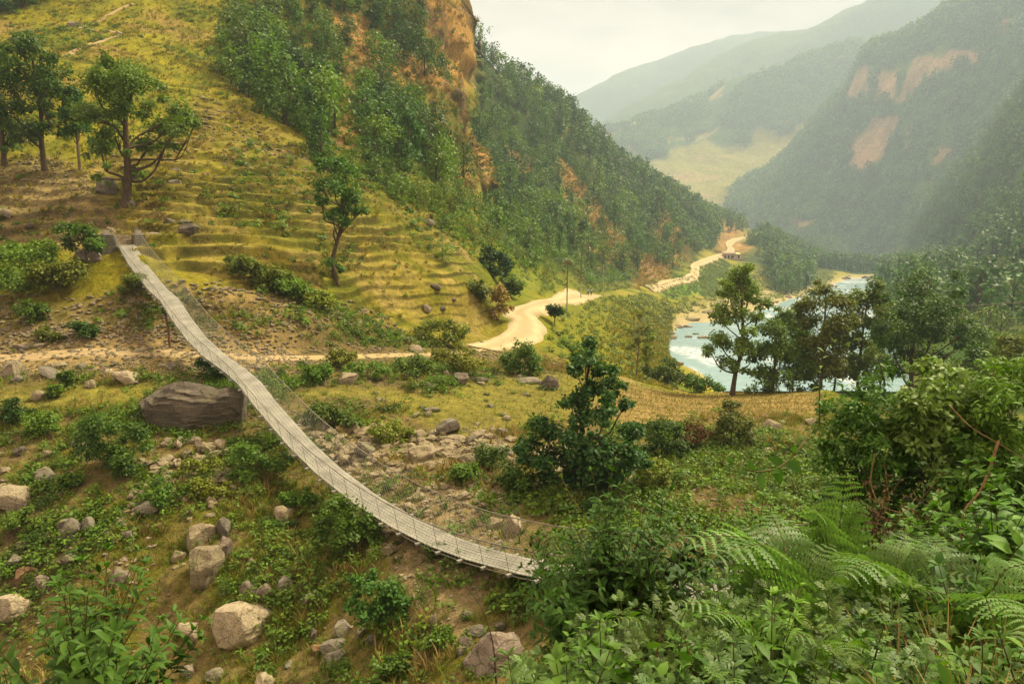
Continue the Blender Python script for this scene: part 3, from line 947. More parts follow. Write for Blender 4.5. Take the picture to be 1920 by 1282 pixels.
MB = {'bark': mat_bark('bark', (.045, .032, .018), (.13, .095, .055)), 'pale': mat_bark('pale_bark', (.12, .09, .05), (.28, .22, .14)),
      'stem': mat_bark('stem', (.06, .055, .02), (.14, .11, .04), 20), 'vine': mat_bark('vine', (.13, .075, .03), (.28, .17, .075), 25)}


def mat_rock(name, c1, c2, c3, moss=.0, sc=1.0, strata=.5):
    m, t = mat(name)
    p = t.pos(True); gp = t.pos()
    oi = t.n('ShaderNodeObjectInfo').outputs['Random']
    st = t.n('ShaderNodeMapping', Vector=p, Scale=(.5, .5, 2.6), Rotation=(.5, .25, 0)).outputs[0]
    a = t.noise(1.6 * sc, 6, .62, gp); b = t.noise(3.2, 6, .65, st, .4); d = t.noise(14 * sc, 5, .7, gp)
    c = t.mix(t.ramp(a, [(.35, 0.), (.66, 1.)]), c1, c2)
    c = t.mix(t.math('MULTIPLY', t.ramp(b, [(.45, 0.), (.62, 1.)]), strata), c, c3)
    c = t.mix(t.ramp(d, [(.30, .75), (.52, 0.)]), c, (.045, .038, .025))
    vo = t.n('ShaderNodeTexVoronoi', {'feature': 'DISTANCE_TO_EDGE'}, Vector=t.mix(.25, gp, t.n('ShaderNodeTexNoise', Scale=2.0, Vector=gp).outputs['Color']), Scale=1.5 * sc).outputs['Distance']
    crk = t.math('MULTIPLY', t.ramp(vo, [(.0, 1.0), (.035, 0.)]), t.ramp(a, [(.40, 0.), (.55, .8)]))
    c = t.mix(crk, c, (.035, .03, .02))
    v = t.mapr(oi, 0, 1, .75, 1.2)
    vc = t.n('ShaderNodeCombineXYZ', X=v, Y=v, Z=v).outputs[0]
    c = t.mix(1.0, c, vc, 'MULTIPLY')
    if moss:
        nz = t.n('ShaderNodeSeparateXYZ', Vector=t.n('ShaderNodeNewGeometry').outputs['Normal']).outputs[2]
        mm = t.math('MULTIPLY', t.ramp(a, [(.48, 0.), (.62, 1.)]), moss)
        mm = t.math('MULTIPLY', mm, t.mapr(nz, -.2, .7, .3, 1.0))
        c = t.mix(mm, c, (.10, .105, .025))
    h = t.math('ADD', t.math('MULTIPLY', b, .8), t.math('MULTIPLY', d, .5))
    t.out(t.bsdf(c, .92, t.bump(h, .8, .07), .15))
    return m


MR = {
 'g': mat_rock('grey_rock', (.13, .115, .085), (.25, .22, .165), (.33, .29, .21), .55, 1.0, .4),
 't': mat_rock('tan_rock', (.20, .16, .095), (.36, .295, .18), (.44, .36, .22), .55, 1.0, .4),
 'p': mat_rock('pale_rock', (.25, .205, .13), (.44, .365, .24), (.34, .265, .15), .55, 1.0, .4),
 'd': mat_rock('dark_rock', (.085, .070, .050), (.17, .14, .10), (.21, .175, .125), .3),
 'r': mat_rock('reddish_rock', (.17, .095, .045), (.27, .16, .075), (.22, .13, .06), .1),
 'b': mat_rock('brown_rock', (.15, .115, .085), (.24, .19, .145), (.30, .24, .18), .25),
}


# ------------------------------------------------------------------ rock shapes
def ico(sub):
    import bmesh
    bm = bmesh.new(); bmesh.ops.create_icosphere(bm, subdivisions=sub, radius=1)
    v = np.array([p.co[:] for p in bm.verts]); f = np.array([[q.index for q in p.verts] for p in bm.faces]); bm.free()
    return v, f


ICO4 = ico(4); ICO2 = ico(2); ICO1 = ico(1)


def n3(P, wl, oct_=3, seed=0):
    return (fbm(P[:, 0] + .37 * P[:, 2], P[:, 1] - .21 * P[:, 2], wl, oct_, seed) + fbm(P[:, 1] + .3 * P[:, 0], P[:, 2], wl, oct_, seed + 5)) * .6


def rock_mesh(name, seed, cuts=11, rough=.06, base=ICO4, boxy=.0):
    rg = np.random.default_rng(seed)
    V = base[0].copy()
    if boxy:
        V = V / (np.abs(V).max(1, keepdims=True)) * boxy * .8 + V * (1 - boxy)
    for k in range(cuts):
        n = norm(rg.normal(size=3)); h = rg.uniform(.50, .88)
        s = V @ n
        V = np.where((s > h)[:, None], V - (s - h)[:, None] * n * .96, V)
    V = V + norm(V) * (n3(V, .9, 3, seed)[:, None] * rough * 2 + n3(V, .28, 3, seed + 3)[:, None] * rough)
    V -= (V.max(0) + V.min(0)) / 2
    V /= (V.max(0) - V.min(0)).max() / 2
    V /= (V.max(0) - V.min(0)) / 2
    a = Acc(); a.add(V, base[1], 0, .5, False)
    return a.mesh(name)


ROCKS = [rock_mesh('rock_shape', 100 + i, 9 + i % 5, .05 + .02 * (i % 3), boxy=.5 if i % 3 == 0 else 0) for i in range(10)]


def placed_rock(me, px, py, w, h, material, deep=.30, depth=None, Y=None, rot=None, tilt=0.0, name='rock'):
    """a rock of w x h photograph pixels whose centre appears at px, py"""
    if Y is None:
        x, y, z = ground(px, py + h * .38)
    else:
        x, y, z = ground_at(px, Y)
    s = (y * CP - z * SP) / F_PX
    W_, H_ = w * s, h * s * 1.12
    D_ = (W_ * .55 + H_ * .45) if depth is None else depth
    o = new_obj(name, me.copy() if len(me.materials) and me.materials[0] != material else me)
    if not len(o.data.materials): o.data.materials.append(material)
    o.scale = (W_ / 2, D_ / 2, H_ / 2)
    o.location = (x, y + D_ * .30, z + H_ * (.5 - deep))
    o.rotation_euler = (0, tilt, rot if rot is not None else 0)
    return o


ROCKM = {}


def rock_var(tone, i):
    k = (tone, i % len(ROCKS))
    if k not in ROCKM:
        me = ROCKS[k[1]].copy(); me.materials.clear(); me.materials.append(MR[tone]); ROCKM[k] = me
    return ROCKM[k]
# ------------------------------------------------------------------ boulders and stones
# (px, py, w, h, tone, tilt, label)
RK = [
 (369, 1000, 58, 52, 't', .0, 'angular tan boulder standing on top of the pale one, left of a dark grey stone'),
 (414, 982, 32, 46, 'g', .15, 'upright dark grey stone leaning beside the angular tan boulder'),
 (416, 1024, 30, 52, 'b', .1, 'pinkish grey slab below the upright dark grey stone'),
 (376, 1068, 64, 86, 't', .0, 'tall pale tan boulder lying under the angular tan boulder'),
 (445, 1182, 108, 86, 'p', .0, 'biggest rounded pale boulder at the foot of the stony slope'),
 (350, 1182, 50, 46, 'p', .2, 'broken whitish boulder just left of the biggest pale boulder'),
 (122, 984, 42, 54, 'g', .35, 'grey oblong boulder tilted among small stones on the left slope'),
 (162, 980, 28, 34, 'g', -.1, 'squat grey stone right of the tilted oblong boulder'),
 (14, 920, 76, 54, 'p', .35, 'broad pale slab cut by the left edge, above green herbs'),
 (79, 877, 32, 30, 'g', -.3, 'grey pointed stone above the broad pale slab'),
 (40, 1066, 43, 38, 'r', .0, 'round reddish brown boulder among grey stones'),
 (72, 1081, 32, 40, 'b', .1, 'pinkish grey stone touching the reddish brown boulder'),
 (22, 1036, 30, 28, 'g', .3, 'grey wedge above the reddish brown boulder'),
 (40, 1012, 34, 19, 'd', .0, 'flat dark stone above the grey wedge'),
 (16, 1128, 62, 54, 'p', .1, 'yellowish pale boulder at the left edge under the reddish brown one'),
 (276, 948, 60, 34, 'g', -.3, 'flat grey green slab half buried in the grassy slope'),
 (524, 955, 46, 40, 't', -.4, 'tan slanting stone over a tuft of hanging dry grass'),
 (462, 1112, 36, 34, 'b', -.5, 'brown pointed slab behind the biggest pale boulder'),
 (495, 1115, 32, 28, 'b', -.3, 'pinkish stone beside the brown pointed slab'),
 (533, 1105, 36, 36, 'g', .2, 'grey green boulder with a small plant on it'),
 (577, 1137, 32, 28, 'd', .3, 'dark grey stone below a small tan stone'),
 (588, 1122, 20, 14, 't', .3, 'small tan stone resting on the dark grey stone'),
 (331, 1036, 30, 22, 't', .0, 'low tan stone left of the tall pale boulder'),
 (592, 1220, 23, 17, 'r', .0, 'small orange tan block beside grey rubble'),
 (622, 1222, 48, 28, 'g', -.25, 'broad grey slab right of the orange tan block'),
 (238, 997, 30, 22, 'g', .0, 'mossy grey stone in the grass of the left slope'),
 (215, 1080, 42, 34, 'b', .0, 'pinkish boulder half hidden behind the leafy shrub'),
 (400, 1268, 44, 24, 'g', .0, 'grey flat stone at the bottom edge near the leafy shrub'),
 (350, 1256, 27, 26, 'b', .2, 'pinkish stone at the bottom edge near the leafy shrub'),
 (641, 1186, 37, 32, 'g', .0, 'square grey block in the rubble right of the biggest pale boulder'),
 (676, 1195, 26, 21, 't', .0, 'rounded tan stone beside the square grey block'),
 (692, 1210, 34, 15, 'g', -.2, 'thin grey slab under the rounded tan stone'),
 (586, 1194, 14, 27, 'b', .1, 'narrow upright brown stone in the rubble'),
 (626, 1250, 42, 28, 'g', -.3, 'grey slab at the bottom edge below the broad grey slab'),
 (714, 1258, 20, 17, 'p', .0, 'pale pinkish stone near the bottom edge beside weeds'),
 (812, 1164, 15, 42, 'p', .15, 'tall narrow pale slab on the bare scree'),
 (928, 1230, 124, 92, 'b', .0, 'large smooth brown boulder at the bottom centre'),
 (893, 1186, 48, 18, 'g', .0, 'grey plate lying on the left shoulder of the large brown boulder'),
 (938, 1178, 21, 18, 'd', .0, 'small dark round stone on top of the large brown boulder'),
 (873, 1207, 34, 16, 'd', .0, 'dark flat stone left of the large brown boulder'),
 (864, 1222, 20, 19, 'g', .0, 'grey stone under the dark flat stone'),
 (960, 993, 40, 48, 'p', .0, 'pale boulder behind the netting near the end of the bridge'),
 (928, 986, 32, 24, 't', .0, 'low tan stone left of the pale boulder behind the netting'),
 (790, 846, 58, 40, 't', -.1, 'big pale tan boulder at the edge of the green field'),
 (874, 858, 44, 28, 'p', -.3, 'pale tilted slab right of the big pale tan boulder'),
 (684, 843, 38, 44, 'g', -.5, 'long grey boulder tilted beside the bridge netting'),
 (1029, 718, 42, 34, 'd', .0, 'dark brown block standing at the end of the green field'),
 (992, 714, 54, 12, 'g', .0, 'flat grey plate left of the dark brown block'),
 (841, 797, 48, 31, 'g', -.3, 'dark grey slanted boulder in the middle of the green field'),
 (789, 808, 23, 20, 't', .0, 'round tan stone left of the slanted boulder'),
 (807, 809, 17, 15, 'g', .0, 'small grey stone between the round tan stone and the slanted boulder'),
 (938, 803, 32, 17, 'g', .0, 'low grey boulder at the edge of the small walled plot'),
 (650, 712, 40, 24, 'p', .0, 'pale twin lobed boulder at the back of the green field'),
 (863, 714, 32, 27, 'd', .1, 'dark grey boulder in the row across the field'),
 (897, 713, 36, 12, 'd', .0, 'long flat dark stone beside the dark grey boulder'),
 (837, 708, 13, 17, 'p', .0, 'small pale upright stone left of the dark grey boulder'),
 (807, 729, 30, 14, 'g', .2, 'grey stone at the end of the row across the field'),
 (779, 654, 30, 17, 'p', .45, 'pale slanting slab above the shrubs by the footpath'),
 (810, 768, 32, 9, 'g', .0, 'flat grey stone lying on the bare patch of the field'),
 (714, 751, 22, 7, 't', .0, 'flat tan stone lying alone on the green field'),
 (883, 819, 30, 18, 'd', .0, 'dark stone above the pale tilted slab'),
 (940, 847, 50, 16, 'g', .1, 'long low grey slab near the dark tree'),
 (15, 697, 44, 36, 'p', -.4, 'large pale boulder at the left edge under the footpath'),
 (105, 688, 29, 15, 'p', .0, 'pale flat stone behind the long tilted slab'),
 (96, 706, 64, 13, 'g', .50, 'long thin grey slab tilted down to the right'),
 (231, 707, 54, 34, 'p', .1, 'pale angular boulder left of the huge dark boulder'),
 (29, 715, 26, 17, 'g', .3, 'grey stone at the foot of the large pale boulder'),
 (167, 720, 24, 18, 't', .0, 'tan stone left of the pale angular boulder'),
 (304, 691, 20, 11, 'p', .0, 'pale stone above the huge dark boulder'),
 (329, 686, 26, 15, 't', .0, 'tan stone above the huge dark boulder, near the post'),
 (265, 657, 38, 10, 'p', -.1, 'long pale stone lying by the footpath near the post'),
 (36, 650, 42, 13, 'b', .0, 'low brown stone heap above the footpath'),
 (70, 648, 34, 9, 't', .0, 'thin tan slabs above the footpath'),
 (34, 836, 22, 19, 'd', -.3, 'dark pointed stone left of two pale ones'),
 (87, 840, 17, 14, 'p', .0, 'pale rounded stone right of the dark pointed one'),
 (145, 830, 30, 34, 'b', .0, 'layered brown stone under the shrub'),
 (66, 741, 36, 24, 't', .0, 'rubble heap of tan stone at the left field'),
 (195, 347, 46, 42, 'd', .0, 'dark boulder behind the foot of the big crooked tree'),
 (243, 371, 23, 19, 'g', .2, 'grey green stone right of the big crooked tree trunk'),
 (329, 308, 20, 12, 'd', .0, 'upper dark stone on the terraces right of the big tree'),
 (323, 334, 27, 13, 'g', .0, 'lower grey stone on the terraces right of the big tree'),
 (316, 400, 26, 15, 'd', .0, 'dark stone at the top left of the cluster above the bridge head'),
 (343, 407, 30, 13, 'd', .2, 'dark long stone at the top right of the cluster above the bridge head'),
 (348, 428, 42, 25, 'd', -.1, 'largest dark stone of the cluster above the bridge head'),
 (282, 421, 36, 9, 'p', .0, 'pale flat slab just above the bridge head'),
 (206, 419, 20, 13, 't', .4, 'tan stone above the left pillar of the bridge head'),
 (53, 414, 29, 13, 'd', -.1, 'dark flat stone on the lower left terraces'),
 (160, 478, 60, 32, 'b', .0, 'grey brown boulder under the small tree left of the bridge head'),
 (6, 393, 34, 19, 'p', .4, 'pale slab at the left edge of the terraces'),
 (40, 76, 58, 17, 'b', -.05, 'brown flat outcrop near the top left corner'),
 (134, 41, 30, 14, 'b', .1, 'brown grey rock beside the trail on the upper hill'),
 (221, 65, 19, 10, 'p', .0, 'pale rock by the trail on the upper hill'),
 (505, 70, 32, 22, 'd', .2, 'dark overhanging rock in the upper bushes'),
 (26, 236, 44, 42, 'g', .1, 'grey outcrop between the trees at the left edge'),
 (803, 415, 23, 16, 'g', .0, 'grey stone high on the green terraces'),
 (815, 536, 28, 14, 'd', .1, 'dark stone set in the lowest terrace wall'),
 (798, 578, 20, 18, 'p', -.4, 'pale triangular stone under the terraces'),
 (828, 577, 17, 9, 'g', .0, 'grey stone right of the pale triangular stone'),
]
for i, (px, py, w, h, tn, tilt, lab) in enumerate(RK):
    o = placed_rock(rock_var(tn, i * 7 + 3), px, py, w, h, MR[tn], tilt=tilt, rot=0.0, name='boulder' if w >= 40 else 'stone')
    tag(o, lab, 'boulder' if w >= 40 else 'stone')

# the huge dark boulder beside the bridge: its own outline, a long lid over a hollow
def huge_boulder():
    I5 = ico(5); V = I5[0].copy(); f = I5[1]
    x = V[:, 0]; zt = np.interp(x, [-1, -.85, -.55, -.35, -.1, .05, .3, .5, .8, 1], [.05, .30, .62, .86, .98, .86, .62, .70, .38, -.05])
    zb = np.interp(x, [-1, -.8, -.3, .1, .5, .85, 1], [-.15, -.42, -.50, -.75, -.80, -.55, -.25])
    up = V[:, 2] > 0
    r = np.sqrt(np.maximum(1 - x * x, .02))
    V[:, 2] = np.where(up, V[:, 2] / r * np.maximum(zt, .05), -V[:, 2] / r * zb)
    V[:, 1] = V[:, 1] * (1.0 - .25 * np.maximum(0, V[:, 2])) 
    low_ = np.clip(-V[:, 2] - .25, 0, 1)
    V[:, 1] += low_ * .75 * (V[:, 1] < 0)
    ph = (V[:, 2] * 1.0 + .22 * V[:, 0]) * 5.5 + n3(V, .8, 3, 3) * 1.4
    saw = ph - np.floor(ph)                                   # ledges: each bed juts out, then steps back
    front = np.clip(-V[:, 1] * 1.5, 0, 1)
    V[:, 1] -= front * (saw**2 - .4) * .16
    V += norm(V * np.array([.4, 1, .7])) * (n3(V, .7, 4, 8)[:, None] * .12 + n3(V, .22, 4, 9)[:, None] * .06)
    rgb_ = np.random.default_rng(12)
    for k_ in range(9):
        nn_ = norm(rgb_.normal(size=3) * np.array([1, 1, .5]) + np.array([0, -.8, 0])); h_ = rgb_.uniform(.62, .85) * np.sqrt((nn_ * np.array([1, 1, .8]) @ nn_))
        s_ = V @ nn_; V = np.where((s_ > h_)[:, None], V - (s_ - h_)[:, None] * nn_ * .85, V)
    a = Acc(); a.add(V, f, 0, .5, False)
    me = a.mesh('huge_boulder'); me.materials.append(mat_rock('huge_boulder_rock', (.055, .046, .034), (.12, .10, .072), (.18, .15, .105), .25, .7, .6))
    x, y, z = ground_at(372, 36.3)
    zc = float(unproj(372, 772, 36.3)[2])
    o = new_obj('boulder', me); s = 36.3 / F_PX
    o.scale = (128 * s, 2.2, 70 * s); o.location = (x, y, zc)
    return tag(o, 'huge dark weathered boulder under the netting of the bridge', 'boulder')


huge_boulder()

# stones nobody would tell apart, by the patch they lie on
def pick(weight, n, seed, mind=0.0):
    """random terrain vertices, chance by land area times weight"""
    rg = np.random.default_rng(seed)
    ar = np.zeros(TX.shape)
    ar[1:, 1:] = np.abs(np.diff(TX, axis=1)[1:, :] * np.diff(TY, axis=0)[:, 1:])
    w = (ar * weight).ravel(); w = w / w.sum()
    idx = rg.choice(w.size, size=min(n * (4 if mind else 1), int((w > 0).sum())), replace=not mind, p=w)
    X = TX.ravel()[idx]; Y = TY.ravel()[idx]; Z = TZ.ravel()[idx]
    jx = rg.uniform(-.5, .5, len(idx)) * 3 / F_PX * Y
    if mind == 0: 
        X = X + jx
        return X, Y, Z, idx
    keep = []; cell = {}
    for k in range(len(idx)):
        cx, cyy = int(X[k] // mind), int(Y[k] // mind)
        if any((X[k] - X[m])**2 + (Y[k] - Y[m])**2 < mind * mind for a in (-1, 0, 1) for b in (-1, 0, 1) for m in cell.get((cx + a, cyy + b), ())): continue
        cell.setdefault((cx, cyy), []).append(k); keep.append(k)
        if len(keep) >= n: break
    k = np.array(keep)
    return X[k], Y[k], Z[k], idx[k]


def stones(weight, n, seed, s0, s1, label, group, tones, mind=.5, kind_='stone'):
    X, Y, Z, _ = pick(weight, n, seed, mind)
    rr = random.Random(seed)
    for k in range(len(X)):
        s = s0 + (s1 - s0) * rr.random()**2.2
        o = new_obj(kind_, rock_var(rr.choice(tones), rr.randrange(10)))
        o.scale = (s * rr.uniform(.8, 1.3) / 2, s * rr.uniform(.7, 1.1) / 2, s * rr.uniform(.45, .8) / 2)
        o.location = (X[k], Y[k], Z[k] + s * .12)
        o.rotation_euler = (rr.uniform(-.3, .3), rr.uniform(-.4, .4), rr.uniform(0, 6.28))
        tag(o, label, kind_, group)


W_slope = low * (TY < 33) * TVIS * (1 - M_field)
stones(W_slope * (TPX2 < 760), 40, 201, .25, .75, 'small grey or tan stone strewn on the slope below the big boulders', 'stones strewn on the ravine slope', 'ggtbp', .5)
stones(scree * TVIS, 36, 202, .2, .65, 'small pale stone lying on the bare scree under the bridge', 'stones on the scree', 'tgpt', .45)
stones(np.maximum(pathz, 0) * (1 - flat) * TVIS * (TPY2 > 668), 28, 203, .25, .7, 'small pale stone in the rubble band below the footpath', 'stones in the rubble band', 'ptpg', .5)
stones(bank * TVIS, 18, 204, .15, .45, 'small tan stone on the bare bank above the footpath', 'stones on the bare bank', 'tpt', .6)
stones(M_terr * TVIS * (TPX2 > 380), 22, 205, .2, .6, 'small stone lying on the grassy terrace steps', 'stones on the terraces', 'gtpd', 1.0)
stones(M_field * TVIS * (TPX2 > 700) * (TPX2 < 1000), 20, 206, .2, .6, 'small stone beside the low walls of the green field', 'stones of the field walls', 'gtp', .5)
stones(region([(900, 655), (960, 660), (1060, 650), (1080, 690), (1040, 720), (960, 700)], 8) * (TY < 80) * TVIS, 16, 207, .2, .7, 'small pale stone in the spill below the road bend', 'stones below the road bend', 'ptg', .6)
stones(region([(1330, 800), (1540, 775), (1540, 860), (1360, 880)], 10) * (TY < 60) * TVIS, 18, 208, .3, 1.0, 'pale stone on the eroded bank below the ploughed field', 'stones on the eroded bank', 'ptp', .7)
for px, py, w, h in ((1290, 655, 14, 5), (1318, 662, 22, 7), (1305, 647, 14, 4), (1287, 615, 24, 6), (1300, 599, 30, 7), (1262, 640, 18, 9), (1272, 678, 20, 9), (1296, 690, 18, 8), (1330, 584, 26, 6), (1452, 566, 22, 5), (1270, 610, 24, 8), (1258, 622, 20, 8)):
    o = placed_rock(rock_var('t' if w > 18 else 'p', w + h), px, py, w, h, MR['t'], deep=.3, name='river_rock')
    x, y, z = o.location; zz = float(river_level(y)) + o.scale[2] * .3
    o.location.z = max(z, zz) if py < 600 or px < 1275 else zz
    tag(o, 'flat tan rock breaking the water along the river edge', 'rock', 'rocks along the river edge')
Wr = rbank * TVIS * (TY > 110)
X, Y, Z, _ = pick(Wr, 130, 209, 2.2)
rr = random.Random(5)
for k in range(len(X)):
    s = rr.uniform(.8, 2.6) * (1 + Y[k] / 500)
    o = new_obj('river_boulder', rock_var(rr.choice('tpb'), rr.randrange(10)))
    o.scale = (s * .6, s * .5, s * .35); o.location = (X[k], Y[k], Z[k] + s * .1); o.rotation_euler = (0, 0, rr.uniform(0, 6))
    tag(o, 'tan boulder on the gravel shore of the river', 'boulder', 'boulders on the river shore')

# loose rubble too fine to count
def rubble(weight, n, seed, s0, s1, name, label, tone, base=None):
    X, Y, Z, _ = pick(weight, n, seed)
    rg = np.random.default_rng(seed)
    V0, F0 = base or ICO1
    s = (s0 + (s1 - s0) * rg.random(n)**2.5)
    sc = rg.uniform(.5, 1.2, (n, 1, 3)) * np.array([1, 1, .6]) * s[:, None, None] * .5
    V = V0[None] * sc * (1 + .3 * rg.uniform(-1, 1, (n, len(V0), 1)))
    an = rg.uniform(0, 6.28, n); c, sn = np.cos(an)[:, None], np.sin(an)[:, None]
    co = np.stack([V[..., 0] * c - V[..., 1] * sn, V[..., 0] * sn + V[..., 1] * c, V[..., 2]], -1) + np.stack([X, Y, Z + s * .1], -1)[:, None]
    a = Acc(); a.add(co.reshape(-1, 3), (F0[None] + (np.arange(n) * len(V0))[:, None, None]).reshape(-1, 3), 0, .5, False)
    me = a.mesh(name)
    return tag(new_obj(name, me, mats=[MR[tone]]), label, None, kind='stuff')


rubble(np.maximum.reduce([low * .5 * (1 - M_field) * (.3 + sstep(0, .4, n1)), scree * 1.3, pathz * 1.5 * (1 - flat * .8), bank * .3]) * TVIS * (TY < 60), 17000, 301, .05, .42, 'rubble', 'loose small stones over the ravine slopes', 't')
rubble(np.maximum(low * (TY < 34) * sstep(-.1, .3, fbm(TX, TY, 5, 3, 46)), scree) * (1 - M_field) * TVIS, 1900, 304, .12, .75, 'rubble', 'broken stone between the boulders of the ravine', 't', ICO2)
rubble((M_terr * .5 + M_field * .25 + stony * 2.2) * TVIS, 4200, 302, .08, .5, 'rubble', 'loose small stones on the terraces', 't')
rubble(rbank * TVIS * (TY > 100), 3500, 303, .3, 1.6, 'shingle', 'river shingle on the shore', 'p')
# ------------------------------------------------------------------ suspension bridge
def mat_plain(name, c1, c2, sc=6, rough=.6, metal=0.0, bump=.2, bd=.01):
    m, t = mat(name)
    a = t.noise(sc, 5, .6, t.pos(True))
    c = t.mix(t.ramp(a, [(.35, 0.), (.68, 1.)]), c1, c2)
    t.out(t.bsdf(c, rough, t.bump(a, bump, bd), .35, Metallic=metal))
    return m


M_DECK = mat_plain('weathered_steel_deck', (.205, .20, .155), (.33, .315, .25), 1.3, .6, .15)
M_CABLE = mat_plain('steel_cable', (.17, .15, .11), (.30, .27, .20), 4, .5, .5)
M_NET = mat_plain('wire_netting', (.24, .24, .19), (.36, .35, .28), 4, .5, .3)
M_RUST = mat_plain('rusty_iron', (.10, .050, .025), (.20, .10, .045), 5, .8)


def mat_masonry(name, c1, c2, cm):
    m, t = mat(name)
    p = t.pos(True)
    br = t.n('ShaderNodeTexBrick', Vector=t.n('ShaderNodeMapping', Vector=p, Rotation=(R(90), 0, 0)).outputs[0], Color1=(*c1, 1), Color2=(*c2, 1), Mortar=(*cm, 1), Scale=3.2, Mortar_Size=.02, Bias=0.0)
    a = t.noise(7, 5, .7, p)
    c = t.mix(t.ramp(a, [(.35, .7), (.7, 0.)]), br.outputs['Color'], (.05, .045, .03))
    t.out(t.bsdf(c, .95, t.bump(a, .8, .04), .1))
    return m


M_MAS = mat_masonry('stone_masonry', (.17, .15, .11), (.24, .205, .15), (.08, .07, .05))
M_CONC = mat_plain('old_concrete', (.26, .235, .18), (.40, .36, .28), 5, .9, 0, .5, .02)

BA = np.array([-27.0, 52.0]); BD = np.array([33.0, -38.0])
BN = np.array([BD[1], -BD[0]]) / np.hypot(*BD)       # towards the left bank / downhill side of the photograph
cen = [(238, 460), (259, 497), (296, 543), (318, 562), (343, 601), (369, 635), (402, 667), (443, 696), (470, 720), (495, 754), (561, 830), (614, 881),
       (684, 935), (758, 980), (830, 1015), (902, 1040), (1003, 1066), (1200, 1100), (1376, 1114), (1500, 1100)]
bt, bz = [], []
for px, py in cen:
    dx, dy, dz = ray(px, py)
    # s*(dx,dy) = BA + t*BD
    M2 = np.array([[dx, -BD[0]], [dy, -BD[1]]]); s_, t_ = np.linalg.solve(M2, BA)
    bt.append(float(t_)); bz.append(float(dz * s_))
bt = np.array(bt); bz = np.array(bz)
order = np.argsort(bt); bt, bz = bt[order], bz[order]
t_end = min(1.12, bt[-1] + .08)
BL = float(np.hypot(*BD))
zsm = np.polyfit(bt, bz, 4)


def bpos(t, off=0.0, h=0.0, smooth=0.0):
    z = np.interp(t, bt, bz) * (1 - smooth) + np.polyval(zsm, t) * smooth
    z = np.where(t > bt[-1], bz[-1] + (t - bt[-1]) * 6, z)
    xy = BA + np.asarray(t)[..., None] * BD + np.asarray(off)[..., None] * BN if np.ndim(off) else BA + np.asarray(t)[..., None] * BD + off * BN
    return np.concatenate([xy, (z + h)[..., None]], -1)


HW = 0.53
bridge = tag(new_obj('suspension_bridge', None), 'narrow steel footbridge sagging on cables over the stony ravine', 'bridge')
bridge.location = (float(BA[0]), float(BA[1]), float(bz[0]))
BO = np.array(bridge.location)


def bpart(name, acc, m, par=None):
    me = acc.mesh(name); me.transform(Matrix.Translation(-Vector(BO)))
    o = new_obj(name, me, par or bridge, [m]); return o


def sweep_box(acc, P, wvec, hw, hh):
    """flat bar following the points P: half width along wvec, half height along z"""
    n = len(P); w = np.asarray(wvec)
    up = np.array([0, 0, 1.0])
    r = np.stack([P - w * hw - up * hh, P + w * hw - up * hh, P + w * hw + up * hh, P - w * hw + up * hh], 1)
    i = np.arange(n - 1)[:, None] * 4; j = np.arange(4)[None]; k = (j + 1) % 4
    acc.add(r.reshape(-1, 3), np.stack([i + j, i + 4 + j, i + 4 + k, i + k], -1).reshape(-1, 4), 0, .5, False)


tt = np.linspace(0, t_end, 150)
BN3 = np.array([BN[0], BN[1], 0])
a = Acc()
for k in np.linspace(-HW, HW, 19):
    jit = 0.006 * math.sin(k * 40)
    sweep_box(a, bpos(tt, float(k), jit), BN3, .026, .012)
bpart('deck', a, M_DECK)
nb = 46
for i in range(nb):
    t0 = (i + .5) / nb * t_end
    a = Acc(); P = bpos(np.array([t0, t0]), np.array([-HW - .22, HW + .22]), -.055)
    w = np.array([BD[0], BD[1], 0]) / BL
    sweep_box(a, P, w, .05, .035)
    bpart('crossbeam', a, M_DECK)
for sgn, hgt, lean in ((1, .95, .30), (-1, 1.18, .22)):
    hh = lambda t: hgt * np.ones_like(t)
    rail = bpos(tt, np.full_like(tt, sgn * (HW + lean)), hh(tt), .35)
    a = Acc(); a.add(*tube(rail, .021, 5)); bpart('hand_cable', a, M_CABLE)
    low_c = bpos(tt, np.full_like(tt, sgn * (HW + .04)), -.10)
    a = Acc(); a.add(*tube(low_c, .024, 5)); bpart('main_cable', a, M_CABLE)
    # hangers
    for i in range(0, nb):
        t0 = np.array([(i + .5) / nb * t_end])
        p0 = bpos(t0, np.array([sgn * (HW + .1)]), -.05)[0]; p1 = bpos(t0, np.array([sgn * (HW + lean)]), np.array([hgt]), .35)[0]
        a = Acc(); a.add(*tube(np.stack([p0, p1]), .008, 4)); bpart('hanger', a, M_CABLE)
    # diamond netting
    a = Acc(); L = BL * t_end; cell = .19; nrow = int(round(hgt / cell)); ncol = int(L / cell)
    segs = []
    for dirn in (1, -1):
        for c in range(-nrow, ncol):
            ks = np.arange(nrow + 1); cc = c + ks if dirn > 0 else c + nrow - ks
            okk = (cc >= 0) & (cc <= ncol)
            if okk.sum() < 2: continue
            ks = ks[okk]; tc = cc[okk] * cell / L * t_end; f = ks / nrow
            p0 = bpos(tc, np.full(len(tc), sgn * (HW + .05)), -.02); p1 = bpos(tc, np.full(len(tc), sgn * (HW + lean)), np.full(len(tc), hgt), .35)
            segs.append(p0 * (1 - f[:, None]) + p1 * f[:, None] + RNG.normal(size=(len(tc), 3)) * .008)
    for P in segs:
        a.add(*tube(P, .0032, 3))
    bpart('netting', a, M_NET)


